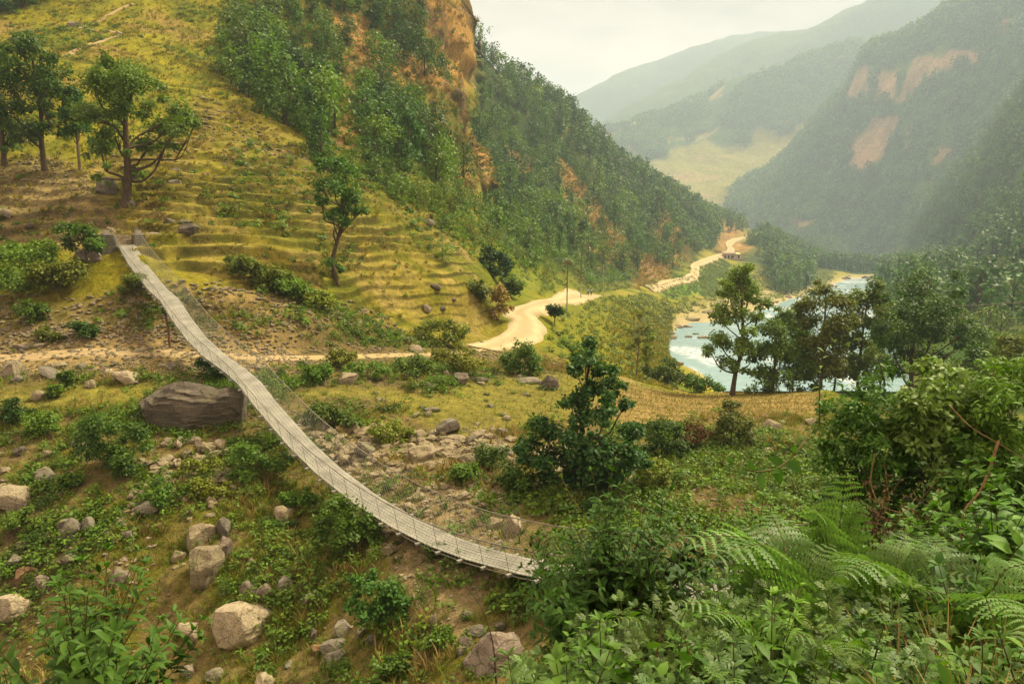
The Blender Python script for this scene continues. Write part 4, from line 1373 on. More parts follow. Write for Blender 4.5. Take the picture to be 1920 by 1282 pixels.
def box(acc, c, s, mi=0, tint=.5, jit=0.0, taper=1.0):
    c = np.asarray(c, float); s = np.asarray(s, float) / 2
    v = np.array([(x, y, z) for z in (-1, 1) for y in (-1, 1) for x in (-1, 1)], float)
    v[v[:, 2] > 0, :2] *= taper
    v = v * s + c + (RNG.normal(size=v.shape) * jit if jit else 0)
    acc.add(v, [(0, 2, 3, 1), (4, 5, 7, 6), (0, 1, 5, 4), (2, 6, 7, 3), (0, 4, 6, 2), (1, 3, 7, 5)], mi, tint, False)


ang_b = math.atan2(BD[1], BD[0])


def local_b(x, y, z):
    """bridge axes: x along the span (to the near bank), y to the left side, z up from the deck end"""
    d = BD / BL
    return np.array([BA[0] + d[0] * x + BN[0] * y, BA[1] + d[1] * x + BN[1] * y, bz[0] + z])


for sgn in (1, -1):
    e = new_obj('pillar', None, bridge)
    p = local_b(-.4, sgn * 1.02, 0); e.location = Vector(p - BO); e.rotation_euler = (0, 0, ang_b)
    a = Acc(); box(a, (0, 0, -.55), (1.0, .95 if sgn > 0 else .75, 2.5), taper=.93); 
    me = a.mesh('pillar_shaft'); new_obj('shaft', me, e, [M_MAS])
    a = Acc(); box(a, (0, 0, .76), (.72, .55, .16)); box(a, (0, 0, .93), (.4, .34, .2)); new_obj('cap', a.mesh('pillar_cap'), e, [M_CONC])
e = tag(new_obj('stone_steps', None), 'worn stone steps climbing between the two bridge pillars', 'steps')
p = local_b(0, 0, 0); e.location = Vector(p); e.rotation_euler = (0, 0, ang_b)
for i in range(5):
    a = Acc(); box(a, (-.25 - .36 * i, 0, -.30 + .17 * i), (.42, 1.30, .7), jit=.015); new_obj('step', a.mesh('step'), e, [MR['t']])
# abutment under the far end
a = Acc(); box(a, (-.9, 0, -1.3), (1.7, 3.6, 2.2), jit=.05)
o = tag(new_obj('abutment', a.mesh('abutment'), None, [M_MAS]), 'dry stone wall block under the far end of the footbridge', 'abutment')
o.location = Vector(local_b(0, 0, -.02)); o.rotation_euler = (0, 0, ang_b)
# rusty post that props the left side
x, y, z = ground_at(319, 44.0)
tp = float(unproj(313, 592, 44.0)[2])
a = Acc(); a.add(*tube(np.array([(0, 0, -.6), (-.02, 0, (tp - z) * .5), (-.14, 0, tp - z)]), [.085, .08, .075], 8))
o = tag(new_obj('iron_post', a.mesh('iron_post'), None, [M_RUST]), 'dark rusty post standing under the left edge of the footbridge', 'post'); o.location = (x, y, z)

# ------------------------------------------------------------------ power line
def pole(px, pyb, pyt, Y, arms, label, wpx, mats_):
    x, y, z = ground_at(px, Y)
    s = (Y * CP - z * SP) / F_PX
    zt = float(unproj(px, pyt, Y)[2]); h = zt - z
    e = tag(new_obj('power_pole', None), label, 'power pole'); e.location = (x, y, z)
    r = wpx * s / 2
    a = Acc(); a.add(*tube(np.array([(0, 0, -.5), (0, 0, h * .38)]), [r * 1.15, r], 10)); new_obj('base', a.mesh('pole_base'), e, [mats_[0]])
    a = Acc(); a.add(*tube(np.array([(0, 0, h * .38 - .02), (0, 0, h)]), [r * .95, r * .7], 10)); new_obj('shaft', a.mesh('pole_shaft'), e, [mats_[1]])
    for (za, wa, ins) in arms:
        a = Acc(); box(a, (0, 0, h - za), (wa, .11, .11)); ar = new_obj('crossarm', a.mesh('crossarm'), e, [M_RUST])
        for ix in ins:
            a = Acc(); a.add(*tube(np.array([(ix, 0, h - za + .05), (ix, 0, h - za + .14), (ix, 0, h - za + .2), (ix, 0, h - za + .34)]), [.035, .09, .10, .03], 8)); new_obj('insulator', a.mesh('insulator'), ar, [M_CONC])
    return np.array([x, y, z]), h


M_GALV = mat_plain('galvanised_pole', (.30, .30, .26), (.42, .41, .35), 3, .5, .4)
p1, h1 = pole(1063, 618, 488, 87, [(.35, 1.15, (-.5, .5)), (.12, .4, (-.14, .14))], 'tall rusty power pole with crossarm beside the road bend', 2.6, (M_GALV, M_RUST))
p2, h2 = pole(1089, 553, 478, 150, [(4.9, 1.1, (-.45, .45))], 'thinner power pole behind, left of the two walkers', 2.0, (M_GALV, M_RUST))
p3, h3 = pole(1131, 553, 496, 172, [(.3, 1.0, (-.4, .4))], 'farthest slender power pole, right of the two walkers', 1.7, (M_GALV, M_GALV))
wp = [(1088, 523, 149.5), (1150, 535, 120), (1240, 550, 98), (1330, 562, 84), (1420, 571, 74), (1510, 577, 67), (1600, 579, 61), (1700, 578, 56), (1800, 574, 52), (1920, 567, 48), (2100, 552, 44)]
P = curve_pts([np.array(unproj(*q)).ravel() for q in wp], 60)
a = Acc(); a.add(*tube(P, .024, 5)); tag(new_obj('power_line', a.mesh('power_line'), None, [M_CABLE]), 'dark sagging cable running from the poles across the river trees', 'cable')
P = curve_pts([np.array((p1[0], p1[1], p1[2] + h1 - .3)), np.array((p1[0] * .4 + p3[0] * .6, p1[1] * .4 + p3[1] * .6, (p1[2] + h1) * .4 + (p3[2] + h3) * .6 - 1.6)), np.array((p3[0], p3[1], p3[2] + h3 - .2))], 24)
a = Acc(); a.add(*tube(P, .016, 4)); tag(new_obj('power_line', a.mesh('power_line'), None, [M_CABLE]), 'thin wire between the tall rusty pole and the farthest pole', 'cable')

# ------------------------------------------------------------------ two walkers
def skin_body(name, pts, edges, radii, level=1):
    me = bpy.data.meshes.new(name); me.from_pydata(pts, edges, [])
    o = bpy.data.objects.new(name, me); COL.objects.link(o)
    md = o.modifiers.new('skin', 'SKIN'); md.use_smooth_shade = True
    for i, r in enumerate(radii):
        me.skin_vertices[0].data[i].radius = (r, r)
    me.skin_vertices[0].data[0].use_root = True
    sb = o.modifiers.new('sub', 'SUBSURF'); sb.levels = level; sb.render_levels = level
    dg = bpy.context.evaluated_depsgraph_get(); dg.update()
    m2 = bpy.data.meshes.new_from_object(o.evaluated_get(dg)); m2.name = name
    bpy.data.objects.remove(o); bpy.data.meshes.remove(me)
    return m2


M_SKIN = mat_plain('skin', (.25, .14, .085), (.30, .17, .10), 20, .6)
M_SHIRT = mat_plain('light_blue_shirt', (.34, .47, .66), (.44, .57, .76), 14, .9)
M_TROU = mat_plain('dark_trousers', (.018, .022, .035), (.03, .035, .05), 14, .9)
M_HAIR = mat_plain('black_hair', (.010, .008, .007), (.02, .016, .014), 30, .6)


def walker(px, label, ph, dy=0):
    Y = 166 + dy
    x, y, z = ground_at(px, Y)
    e = tag(new_obj('person', None), label, 'person', None); e.location = (x, y, z + .12); e.rotation_euler = (0, 0, .25)
    f = .20 * ph
    J = [(0, 0, .95), (0, .01, 1.18), (0, 0, 1.38), (0, -.01, 1.46), (0, -.02, 1.56), (0, -.03, 1.66),
         (-.10, 0, .88), (-.11, f, .50), (-.11, f * .6 + .05, .09), (-.11, f * .6 - .09, .04), (.10, 0, .88), (.11, -f, .50), (.11, -f * 1.5 + .08, .10), (.11, -f * 1.5 - .05, .04),
         (-.19, 0, 1.36), (-.24, .04 - f * .5, 1.10), (-.25, -.08 - f * .6, .86), (-.25, -.11 - f * .6, .76), (.19, 0, 1.36), (.24, .04 + f * .5, 1.10), (.25, -.08 + f * .6, .86), (.25, -.11 + f * .6, .76)]
    E = [(0, 1), (1, 2), (2, 3), (3, 4), (4, 5), (0, 6), (6, 7), (7, 8), (8, 9), (0, 10), (10, 11), (11, 12), (12, 13), (2, 14), (14, 15), (15, 16), (16, 17), (2, 18), (18, 19), (19, 20), (20, 21)]
    rd = [.13, .125, .13, .052, .085, .07, .085, .058, .042, .035, .085, .058, .042, .035, .055, .042, .034, .03, .055, .042, .034, .03]
    me = skin_body('person_body', J, E, rd, 2); new_obj('body', me, e, [M_SKIN])
    sh = skin_body('shirt', [J[0], J[1], J[2], J[14], (np.array(J[14]) * .35 + np.array(J[15]) * .65), J[18], (np.array(J[18]) * .35 + np.array(J[19]) * .65)], [(0, 1), (1, 2), (2, 3), (3, 4), (2, 5), (5, 6)], [.155, .15, .152, .08, .062, .08, .062], 2)
    new_obj('shirt', sh, e, [M_SHIRT])
    tr = skin_body('trousers', [J[0], J[6], J[7], J[8], J[10], J[11], J[12]], [(0, 1), (1, 2), (2, 3), (0, 4), (4, 5), (5, 6)], [.145, .105, .078, .065, .105, .078, .065], 2)
    new_obj('trousers', tr, e, [M_TROU])
    V = ICO2[0] * np.array([.098, .108, .10]) + np.array([0, .012, 1.655]); V[:, 2] = np.maximum(V[:, 2], 1.60 + (V[:, 1] < -.03) * .05)
    a = Acc(); a.add(V, ICO2[1]); new_obj('hair', a.mesh('hair'), e, [M_HAIR])


walker(1102, 'left walker in pale blue shirt and dark trousers on the road', 1)
walker(1108.5, 'right walker in pale blue shirt and dark trousers on the road', -1, .5)

# ------------------------------------------------------------------ roadside hut on the spur
M_WALL = mat_plain('mud_wall', (.42, .33, .20), (.56, .46, .30), 1.2, .95)
M_ROOFB = mat_plain('brown_roof', (.20, .14, .09), (.30, .22, .15), 1.5, .9)
M_ROOFY = mat_plain('yellow_tarp_roof', (.60, .44, .12), (.70, .54, .18), 1.5, .8)
M_DOORSHADE = mat_plain('doorway_shade_paint', (.03, .025, .02), (.05, .04, .03), 3, .9)  # near-black paint for the shade inside the hut doorways
x, y, z = ground_at(1370, 470)
zb_ = float(unproj(1370, 484, 470)[2])
hut = tag(new_obj('roadside_hut', None), 'low roadside hut with brown and yellow roofs at the far road bend', 'hut'); hut.location = (x, y, zb_)
a = Acc(); box(a, (-1.4, 0, 1.2), (7.2, 4, 3.4)); new_obj('wall', a.mesh('hut_wall'), hut, [M_WALL])
a = Acc(); box(a, (4.1, .3, .95), (3.8, 3.4, 2.9)); new_obj('wall', a.mesh('hut_wall'), hut, [M_WALL])
for ix, w in ((-4.0, 1.1), (-1.9, 1.2), (.5, 1.7), (4.6, 1.2)):
    a = Acc(); box(a, (ix, -2.0 if ix < 3 else -1.42, .85), (w, .12, 1.9)); new_obj('doorway_shade', a.mesh('hut_doorway_shade'), hut, [M_DOORSHADE])  # solid dark slabs on the wall, coloured as the shade of open doorways
a = Acc(); v = [(-5.5, -2.7, 2.8), (2.6, -2.7, 2.8), (2.6, 2.5, 3.6), (-5.5, 2.5, 3.6), (-5.5, -2.7, 2.95), (2.6, -2.7, 2.95), (2.6, 2.5, 3.75), (-5.5, 2.5, 3.75)]
BF = [(0, 3, 2, 1), (4, 5, 6, 7), (0, 1, 5, 4), (2, 3, 7, 6), (0, 4, 7, 3), (1, 2, 6, 5)]
a.add(v, BF, 0, .5, False); new_obj('roof', a.mesh('hut_roof'), hut, [M_ROOFB])
a = Acc(); v = [(q[0] * .55 + 4.2, q[1] * .85, q[2] * .85 + .15) for q in v]; a.add(v, BF, 0, .5, False); new_obj('roof', a.mesh('hut_roof'), hut, [M_ROOFY])['label'] = 'yellow sloping roof'
a = Acc(); box(a, (0, -3.6, -2.6), (15, 2.6, 4.4), jit=.15); o = tag(new_obj('retaining_wall', a.mesh('retaining_wall'), None, [mat_plain('brown_stone_wall', (.22, .14, .085), (.34, .22, .14), .8, .95, 0, .6, .2)]), 'reddish brown stone wall under the roadside hut', 'wall')
o.location = (x, y, zb_)
# ------------------------------------------------------------------ trees drawn one by one
def px_scale(Y, z):
    return (Y * CP - z * SP) / F_PX


class SL(list):
    n = None


def hero_tree(name, label, cat, base, blobs, leaf='mid', bark='bark', trunk=None, tw=8, dens=1.0, leaf_m=None, Y=None, group=None, depth=.75, seed=0, sub=8, flat=.85, tmpl=L_CARD, limbs=True):
    rg = np.random.default_rng(seed + int(base[0]))
    x, y, z = ground_at(base[0], Y) if Y else ground(*base)
    if Y:
        _, pyb = project(x, y, z); by = float(pyb)
    else: by = base[1]
    s = px_scale(y, z)
    e = tag(new_obj(name, None), label, cat, group); e.location = (x, y, z)
    lf = leaf_m or max(.10, 2.9 * y / 740)
    xs = np.array([b[0] for b in blobs]); half = (xs.max() - xs.min()) * .5 * s + .01
    B = []
    for b in blobs:
        off = rg.uniform(-1, 1) * half * depth * (1 - .5 * abs((b[0] - xs.mean()) * s / (half + .01)))
        B.append((np.array([(b[0] - base[0]) * s, off, (by - b[1]) * s]), b[2] * s))
    a = Acc()
    for c, r in B:
        n = int(dens * 1700 * (r / lf / 7)**2) + 40
        n = min(n, 3200)
        blob_leaves(a, c, r * 1.05, n, lf, 0, tmpl, sub=sub, flat=flat)
    cr = new_obj('crown', a.mesh(name + '_crown'), e, [ML[leaf]])
    a = Acc()
    tp = trunk or [(base[0], by), (base[0] + rg.uniform(-3, 3), by * .5 + min(b[1] for b in blobs) * .5), (xs.mean(), min(b[1] for b in blobs) + 10)]
    T = curve_pts([np.array([(q[0] - base[0]) * s, 0 if k == 0 else rg.uniform(-.08, .08) * half, (by - q[1]) * s - (.35 if k == 0 else 0)]) for k, q in enumerate(tp)], 14)
    r0 = tw * s / 2
    rad = np.linspace(r0, r0 * .3, 14); rad[0] *= 1.35; rad[1] *= 1.1
    a.add(*tube(T, rad, 8))
    if limbs:
        for c, r in B[:getattr(blobs, 'n', None) or len(B)]:
            lowz = np.where(T[:, 2] < c[2] - .15 * abs(c[0]) )[0]
            k = int(lowz[-1]) if len(lowz) else 4
            k = max(3, min(k - 2, 12))
            p0 = T[k]
            ln_ = np.linalg.norm(c - p0); mid = p0 * .5 + c * .5 + np.array([0, 0, -.10 * ln_]) + rg.normal(size=3) * .11 * ln_
            rr_ = min(rad[k] * .5, .22 * r)
            L = curve_pts([p0, p0 * .7 + mid * .3 + rg.normal(size=3) * .04 * ln_, mid, c], 9)
            a.add(*tube(L, np.linspace(rr_, rr_ * .3, 9), 5))
            for q in range(4):
                d = norm(rg.normal(size=3) + np.array([0, 0, .6])); tw_ = curve_pts([L[4], c + d * r * .4, c + d * r * .85 + np.array([0, 0, .1 * r])], 5)
                a.add(*tube(tw_, np.linspace(rr_ * .35, rr_ * .1, 5), 4))
    new_obj('trunk', a.mesh(name + '_trunk'), e, [MB[bark]])
    return e


def spread(blobs, k=2, seed=1):
    """adds smaller lumps round the given ones for an uneven outline"""
    rg = random.Random(seed); out = SL(blobs); out.n = len(blobs)
    for b in blobs:
        for _ in range(k):
            an = rg.uniform(0, 6.28); out.append((b[0] + math.cos(an) * b[2] * rg.uniform(.7, 1.15), b[1] + math.sin(an) * b[2] * rg.uniform(.6, 1.0), b[2] * rg.uniform(.32, .55)))
    return out


hero_tree('tree', 'big crooked broadleaf tree on the terraces above the bridge head', 'tree', (232, 378),
          spread([(255, 140, 34), (218, 165, 28), (298, 172, 28), (252, 190, 34), (328, 205, 26), (190, 215, 26), (290, 225, 30), (345, 240, 20), (218, 250, 28), (268, 265, 20), (188, 275, 18), (318, 265, 12), (232, 315, 14), (205, 330, 8), (365, 225, 12)], 2, 3),
          'mid', 'bark', [(232, 380), (240, 340), (247, 290), (248, 255), (250, 200), (256, 140)], 17, 1.05, seed=3)
hero_tree('tree', 'wide twin trunked tree left of the small dark one', 'tree', (84, 322),
          spread([(75, 110, 34), (40, 135, 30), (110, 145, 26), (18, 172, 28), (82, 172, 32), (125, 175, 18), (48, 210, 26), (62, 252, 24), (92, 250, 18), (25, 215, 20), (100, 205, 18)], 2, 4),
          'mid', 'bark', [(84, 322), (82, 270), (88, 220), (80, 120)], 11, .7, seed=4)
hero_tree('tree', 'leafy tree cut by the left edge, beside the twin trunked tree', 'tree', (8, 310),
          spread([(0, 110, 26), (-15, 150, 30), (10, 240, 22), (-10, 200, 26), (5, 90, 18), (12, 275, 16)], 2, 5), 'mid', 'bark', None, 10, .7, seed=5)
hero_tree('tree', 'small dark round headed tree with a pale thin trunk', 'tree', (150, 322),
          spread([(150, 198, 18), (146, 225, 20), (138, 250, 15), (163, 248, 14), (152, 185, 12), (170, 222, 12), (172, 268, 9)], 1, 6), 'dark', 'pale', None, 6, 1.0, seed=6)
hero_tree('tree', 'slender lopped tree with leaf tufts along its dark trunk, on the terraces', 'tree', (632, 522),
          spread([(612, 308, 15), (637, 302, 13), (652, 322, 18), (603, 345, 13), (640, 350, 22), (668, 362, 17), (660, 392, 19), (630, 402, 13), (680, 396, 11), (612, 376, 11), (650, 412, 12), (622, 490, 9), (640, 500, 6)], 2, 7),
          'dark', 'bark', [(632, 524), (625, 490), (632, 460), (641, 430), (650, 415), (645, 350), (630, 305)], 10, .8, seed=7)
hero_tree('tree', 'small bushy tree in front of the grey brown boulder by the bridge head', 'tree', (166, 506),
          spread([(150, 440, 20), (130, 455, 14), (168, 450, 17), (186, 458, 12), (138, 430, 13), (158, 428, 12)], 2, 8), 'mid', 'bark', [(166, 506), (165, 480), (158, 455), (150, 440)], 6, 1.0, seed=8)
hero_tree('tree', 'tall feathery light green tree with a reddish trunk at the end of the ploughed field', 'tree', (1372, 738),
          spread([(1378, 528, 22), (1362, 556, 22), (1402, 545, 18), (1343, 578, 12), (1372, 592, 20), (1340, 598, 13), (1412, 592, 13), (1428, 572, 15), (1386, 618, 13), (1345, 640, 18), (1374, 652, 20), (1334, 662, 13), (1360, 682, 16), (1402, 652, 10), (1385, 510, 14)], 2, 9),
          'mid', 'bark', [(1372, 740), (1378, 690), (1390, 650), (1385, 600), (1378, 530)], 10, 1.0, Y=55, seed=9)
hero_tree('tree', 'bushy tree just right of the tall feathery one, trunks against the river', 'tree', (1448, 738),
          spread([(1430, 620, 24), (1450, 652, 26), (1420, 662, 20), (1472, 622, 18), (1488, 662, 20), (1440, 700, 18), (1500, 690, 16), (1408, 690, 14), (1460, 590, 13)], 2, 10), 'mid', 'bark', None, 6, 1.0, Y=57, seed=10)
hero_tree('tree', 'brownish tinged tree in the middle of the riverside group', 'tree', (1538, 722),
          spread([(1510, 572, 24), (1540, 560, 22), (1500, 602, 22), (1550, 602, 26), (1530, 632, 22), (1570, 642, 17), (1562, 570, 17), (1500, 642, 16), (1520, 540, 12), (1525, 672, 20), (1555, 680, 20), (1500, 685, 18), (1575, 600, 20)], 2, 11), 'olive', 'bark', None, 7, 1.0, Y=58, seed=11)
hero_tree('tree', 'olive green tree between the brownish tree and the big dark one', 'tree', (1605, 722),
          spread([(1592, 562, 20), (1622, 572, 24), (1600, 602, 24), (1632, 612, 18), (1640, 560, 17), (1610, 642, 17), (1580, 640, 14), (1630, 535, 12), (1600, 675, 20), (1630, 670, 20), (1585, 695, 16)], 2, 12), 'light', 'bark', None, 7, 1.0, Y=60, seed=12)
hero_tree('tree', 'low spreading green tree filling the gap left of the brownish tinged tree', 'tree', (1486, 735), spread([(1470, 600, 18), (1492, 612, 20), (1478, 640, 22), (1505, 640, 20), (1490, 670, 22), (1465, 672, 18), (1510, 672, 18), (1480, 700, 18)], 2, 18), 'mid', 'bark', None, 5, .9, Y=63, seed=18)
hero_tree('tree', 'low green tree with crown to the ground between the olive and the biggest dark tree', 'tree', (1648, 740), spread([(1640, 590, 18), (1660, 605, 20), (1640, 630, 22), (1665, 640, 22), (1625, 660, 20), (1650, 675, 22), (1670, 690, 20), (1630, 700, 18)], 2, 19), 'mid', 'bark', None, 5, .9, Y=64, seed=19)
hero_tree('tree', 'bushy green tree behind the brownish tinged one, crown to the ground', 'tree', (1562, 735), spread([(1555, 610, 18), (1575, 625, 20), (1550, 650, 22), (1580, 660, 22), (1560, 685, 22), (1540, 700, 18), (1590, 700, 18)], 2, 20), 'light', 'bark', None, 5, .8, Y=66, seed=20)
hero_tree('tree', 'biggest dark green tree at the right of the riverside group', 'tree', (1705, 735),
          spread([(1690, 547, 24), (1737, 532, 23), (1660, 582, 23), (1702, 582, 32), (1752, 572, 25), (1680, 622, 32), (1732, 622, 32), (1782, 612, 23), (1650, 642, 18), (1792, 662, 20), (1720, 672, 28), (1818, 642, 18), (1760, 690, 22), (1670, 690, 22)], 2, 13), 'dark', 'bark', None, 10, .75, Y=54, seed=13)
hero_tree('tree', 'dark bush like tree right of the biggest dark one', 'tree', (1830, 750),
          spread([(1830, 640, 26), (1850, 670, 26), (1800, 690, 24), (1865, 640, 16), (1840, 700, 26)], 2, 14), 'mid', 'bark', None, 8, .7, Y=58, seed=14)
hero_tree('tree', 'sparse thin tree with pale leaves on the slope below the power pole', 'tree', (1193, 700),
          spread([(1190, 590, 10), (1204, 615, 9), (1182, 622, 9), (1196, 642, 9), (1210, 640, 6), (1178, 650, 6)], 1, 15), 'olive', 'pale', None, 3.5, .22, Y=72, seed=15)
hero_tree('tree', 'thin light green sapling right of the sparse thin tree', 'tree', (1212, 700),
          spread([(1212, 650, 8), (1220, 662, 8), (1206, 672, 7), (1218, 632, 6)], 1, 16), 'light', 'pale', None, 2.5, .4, Y=71, seed=16)
hero_tree('tree', 'dark layered tree rising above the ravine with a bare upper trunk', 'tree', (1088, 935),
          spread([(1105, 650, 12), (1095, 676, 17), (1130, 692, 17), (1076, 692, 12), (1150, 722, 17), (1100, 722, 19), (1070, 746, 16), (1122, 756, 19), (1165, 746, 11), (1086, 776, 19), (1140, 780, 14), (1010, 806, 24), (1050, 816, 28), (1100, 826, 28), (1150, 826, 28), (1188, 816, 20), (990, 840, 20), (1040, 862, 30), (1100, 872, 34), (1150, 872, 26), (1186, 850, 18), (1080, 908, 26), (1130, 910, 22)], 2, 17),
          'deep', 'bark', [(1088, 940), (1088, 860), (1090, 790), (1104, 660)], 11, 1.5, leaf_m=.17, Y=27.5, seed=17, tmpl=L_CARD)


def hero_bush(label, base, blobs, leaf='mid', dens=1.0, leaf_m=None, Y=None, seed=0, name='bush', group=None, k=2, tmpl=L_CARD):
    if Y:
        g_ = ground_at(base[0], Y); base = (base[0], float(project(*g_)[1]))
    return hero_tree(name, label, 'bush', base, spread(blobs, k, seed), leaf, 'stem', [(base[0], base[1]), (base[0], (base[1] + min(b[1] for b in blobs)) / 2), (base[0], min(b[1] for b in blobs) + 8)], 3.5, dens, leaf_m, Y, group, .8, seed, 8, .85, tmpl)


hero_bush('rounded green bush behind the shrub wall, left of the dark bush like tree', (1770, 0), [(1750, 720, 24), (1785, 715, 24), (1765, 750, 26), (1800, 750, 24), (1740, 755, 20)], 'mid', .7, Y=45, seed=91)
hero_bush('pale green bush behind the shrub wall at the right edge', (1890, 0), [(1870, 660, 26), (1905, 650, 26), (1930, 670, 26), (1885, 695, 28), (1920, 705, 28), (1860, 715, 24)], 'light', .6, Y=48, seed=92)
hero_bush('round shrub at the inside of the road bend', (975, 700), [(975, 650, 18), (958, 672, 17), (997, 665, 16), (980, 682, 20), (950, 690, 10), (1003, 690, 12)], 'mid', .8, seed=31)
hero_bush('glossy round bush behind the bridge netting on the field edge', (622, 872), [(615, 768, 24), (590, 784, 20), (640, 792, 22), (600, 812, 26), (642, 830, 25), (615, 850, 22), (575, 800, 12)], 'mid', 1.0, .15, Y=36, seed=32)
hero_bush('broad leafed bush growing under the middle of the bridge', (652, 1045), [(640, 960, 20), (672, 982, 22), (615, 1000, 22), (655, 1012, 24), (692, 1002, 16), (600, 1015, 12)], 'mid', .9, .14, seed=33)
hero_bush('dense dark bush on the scree below the bridge', (712, 1192), [(690, 1100, 22), (722, 1112, 26), (742, 1142, 24), (700, 1150, 24), (670, 1130, 15), (762, 1160, 17), (720, 1170, 22)], 'dark', 1.0, .12, seed=34)
hero_bush('feathery shrub left of the huge dark boulder', (215, 880), [(205, 790, 26), (240, 810, 26), (180, 815, 22), (215, 840, 30), (260, 850, 22), (170, 850, 18), (245, 870, 20)], 'mid', .8, .13, seed=35)
hero_bush('bright shrub covering the bank under the huge dark boulder', (490, 890), [(460, 840, 16), (490, 850, 18), (520, 870, 14), (440, 870, 16), (480, 885, 18)], 'mid', .9, .13, seed=36)
hero_bush('herbs hanging below the huge boulder left of the bridge', (390, 905), [(360, 880, 16), (395, 880, 16), (425, 900, 16), (380, 905, 16)], 'light', .7, .13, seed=37)
hero_bush('low light green shrub on the back edge of the green field, left one', (735, 822), [(720, 790, 14), (745, 795, 15), (705, 805, 12), (760, 805, 12), (735, 810, 14)], 'light', .8, .14, seed=38)
hero_bush('shrub between the footpath and the field, beside the pale twin boulder', (690, 712), [(670, 690, 13), (700, 695, 13), (720, 700, 10), (650, 700, 10)], 'mid', .9, seed=39)
hero_bush('olive shrub thicket under the lowest terrace', (825, 648), [(800, 615, 16), (830, 612, 16), (860, 622, 16), (790, 630, 14), (845, 635, 16), (815, 638, 14)], 'olive', .9, seed=40)
hero_bush('grassy shrub mound between footpath and field, right one', (850, 706), [(830, 672, 16), (862, 672, 18), (888, 682, 16), (845, 692, 16), (880, 698, 14)], 'olive', .8, seed=41)
hero_bush('shrub mound beside the slanting pale slab', (775, 708), [(750, 690, 14), (780, 680, 14), (800, 692, 14), (770, 700, 14)], 'mid', .9, seed=42)
hero_bush('bluish green bush at the right end of the terraces', (925, 520), [(920, 478, 16), (938, 488, 15), (910, 495, 15), (930, 508, 16), (950, 500, 10)], 'dark', .9, seed=43)
hero_bush('bush below the bluish green one, above the road', (955, 555), [(950, 525, 14), (968, 530, 12), (945, 543, 14), (965, 548, 10)], 'mid', .9, seed=44)
hero_bush('dark round bush on the outer edge of the road', (1040, 592), [(1033, 580, 8), (1046, 581, 8), (1040, 588, 8)], 'dark', 1.0, seed=45, Y=76)
hero_bush('dry tawny bush at the corner of the terraces by the road', (935, 600), [(930, 545, 12), (938, 560, 14), (945, 580, 12), (930, 585, 12)], 'dry', .9, seed=46)
hero_bush('low shrub bank at the right side of the road bend', (1080, 668), [(1060, 650, 14), (1085, 652, 14), (1040, 655, 10), (1105, 665, 12)], 'mid', .7, seed=47)
hero_bush('bright green bush on the eroded bank under the ploughed field', (1370, 850), [(1370, 770, 14), (1360, 790, 18), (1385, 800, 18), (1365, 815, 20), (1395, 825, 14), (1350, 830, 14)], 'light', .9, .13, seed=48)
hero_bush('pale green bush left of the bright one on the eroded bank', (1240, 860), [(1240, 792, 18), (1262, 805, 16), (1220, 810, 16), (1245, 830, 20), (1275, 830, 12), (1220, 845, 14)], 'mid', .9, .13, seed=49)
hero_bush('rusty brown dry bush between the two bushes of the eroded bank', (1300, 850), [(1300, 810, 14), (1315, 820, 12), (1290, 830, 14)], 'brown', .7, .13, seed=50)
hero_bush('leafy bush at the left foot of the dark layered tree', (985, 925), [(960, 880, 20), (990, 870, 18), (1010, 895, 18), (975, 905, 18), (950, 900, 12)], 'mid', .8, .13, seed=51)
hero_bush('ragged bush right of the dark layered tree', (1215, 930), [(1210, 880, 20), (1235, 890, 18), (1200, 905, 20), (1230, 915, 18)], 'olive', .8, .13, seed=52)
hero_bush('shrub bank along the river edge, left part', (1245, 735), [(1225, 700, 16), (1250, 690, 16), (1270, 705, 16), (1240, 718, 16), (1290, 712, 14)], 'mid', .8, Y=70, seed=53)
hero_bush('shrub bank along the river edge, right part', (1320, 742), [(1300, 722, 14), (1325, 718, 14), (1345, 725, 12), (1310, 735, 12)], 'dark', .8, Y=66, seed=54)
hero_bush('bushes under the riverside trees', (1480, 742), [(1440, 716, 15), (1480, 712, 16), (1520, 708, 16), (1440, 728, 13), (1470, 730, 13), (1500, 732, 13), (1530, 728, 12), (1410, 732, 10)], 'mid', .7, Y=58, seed=55)
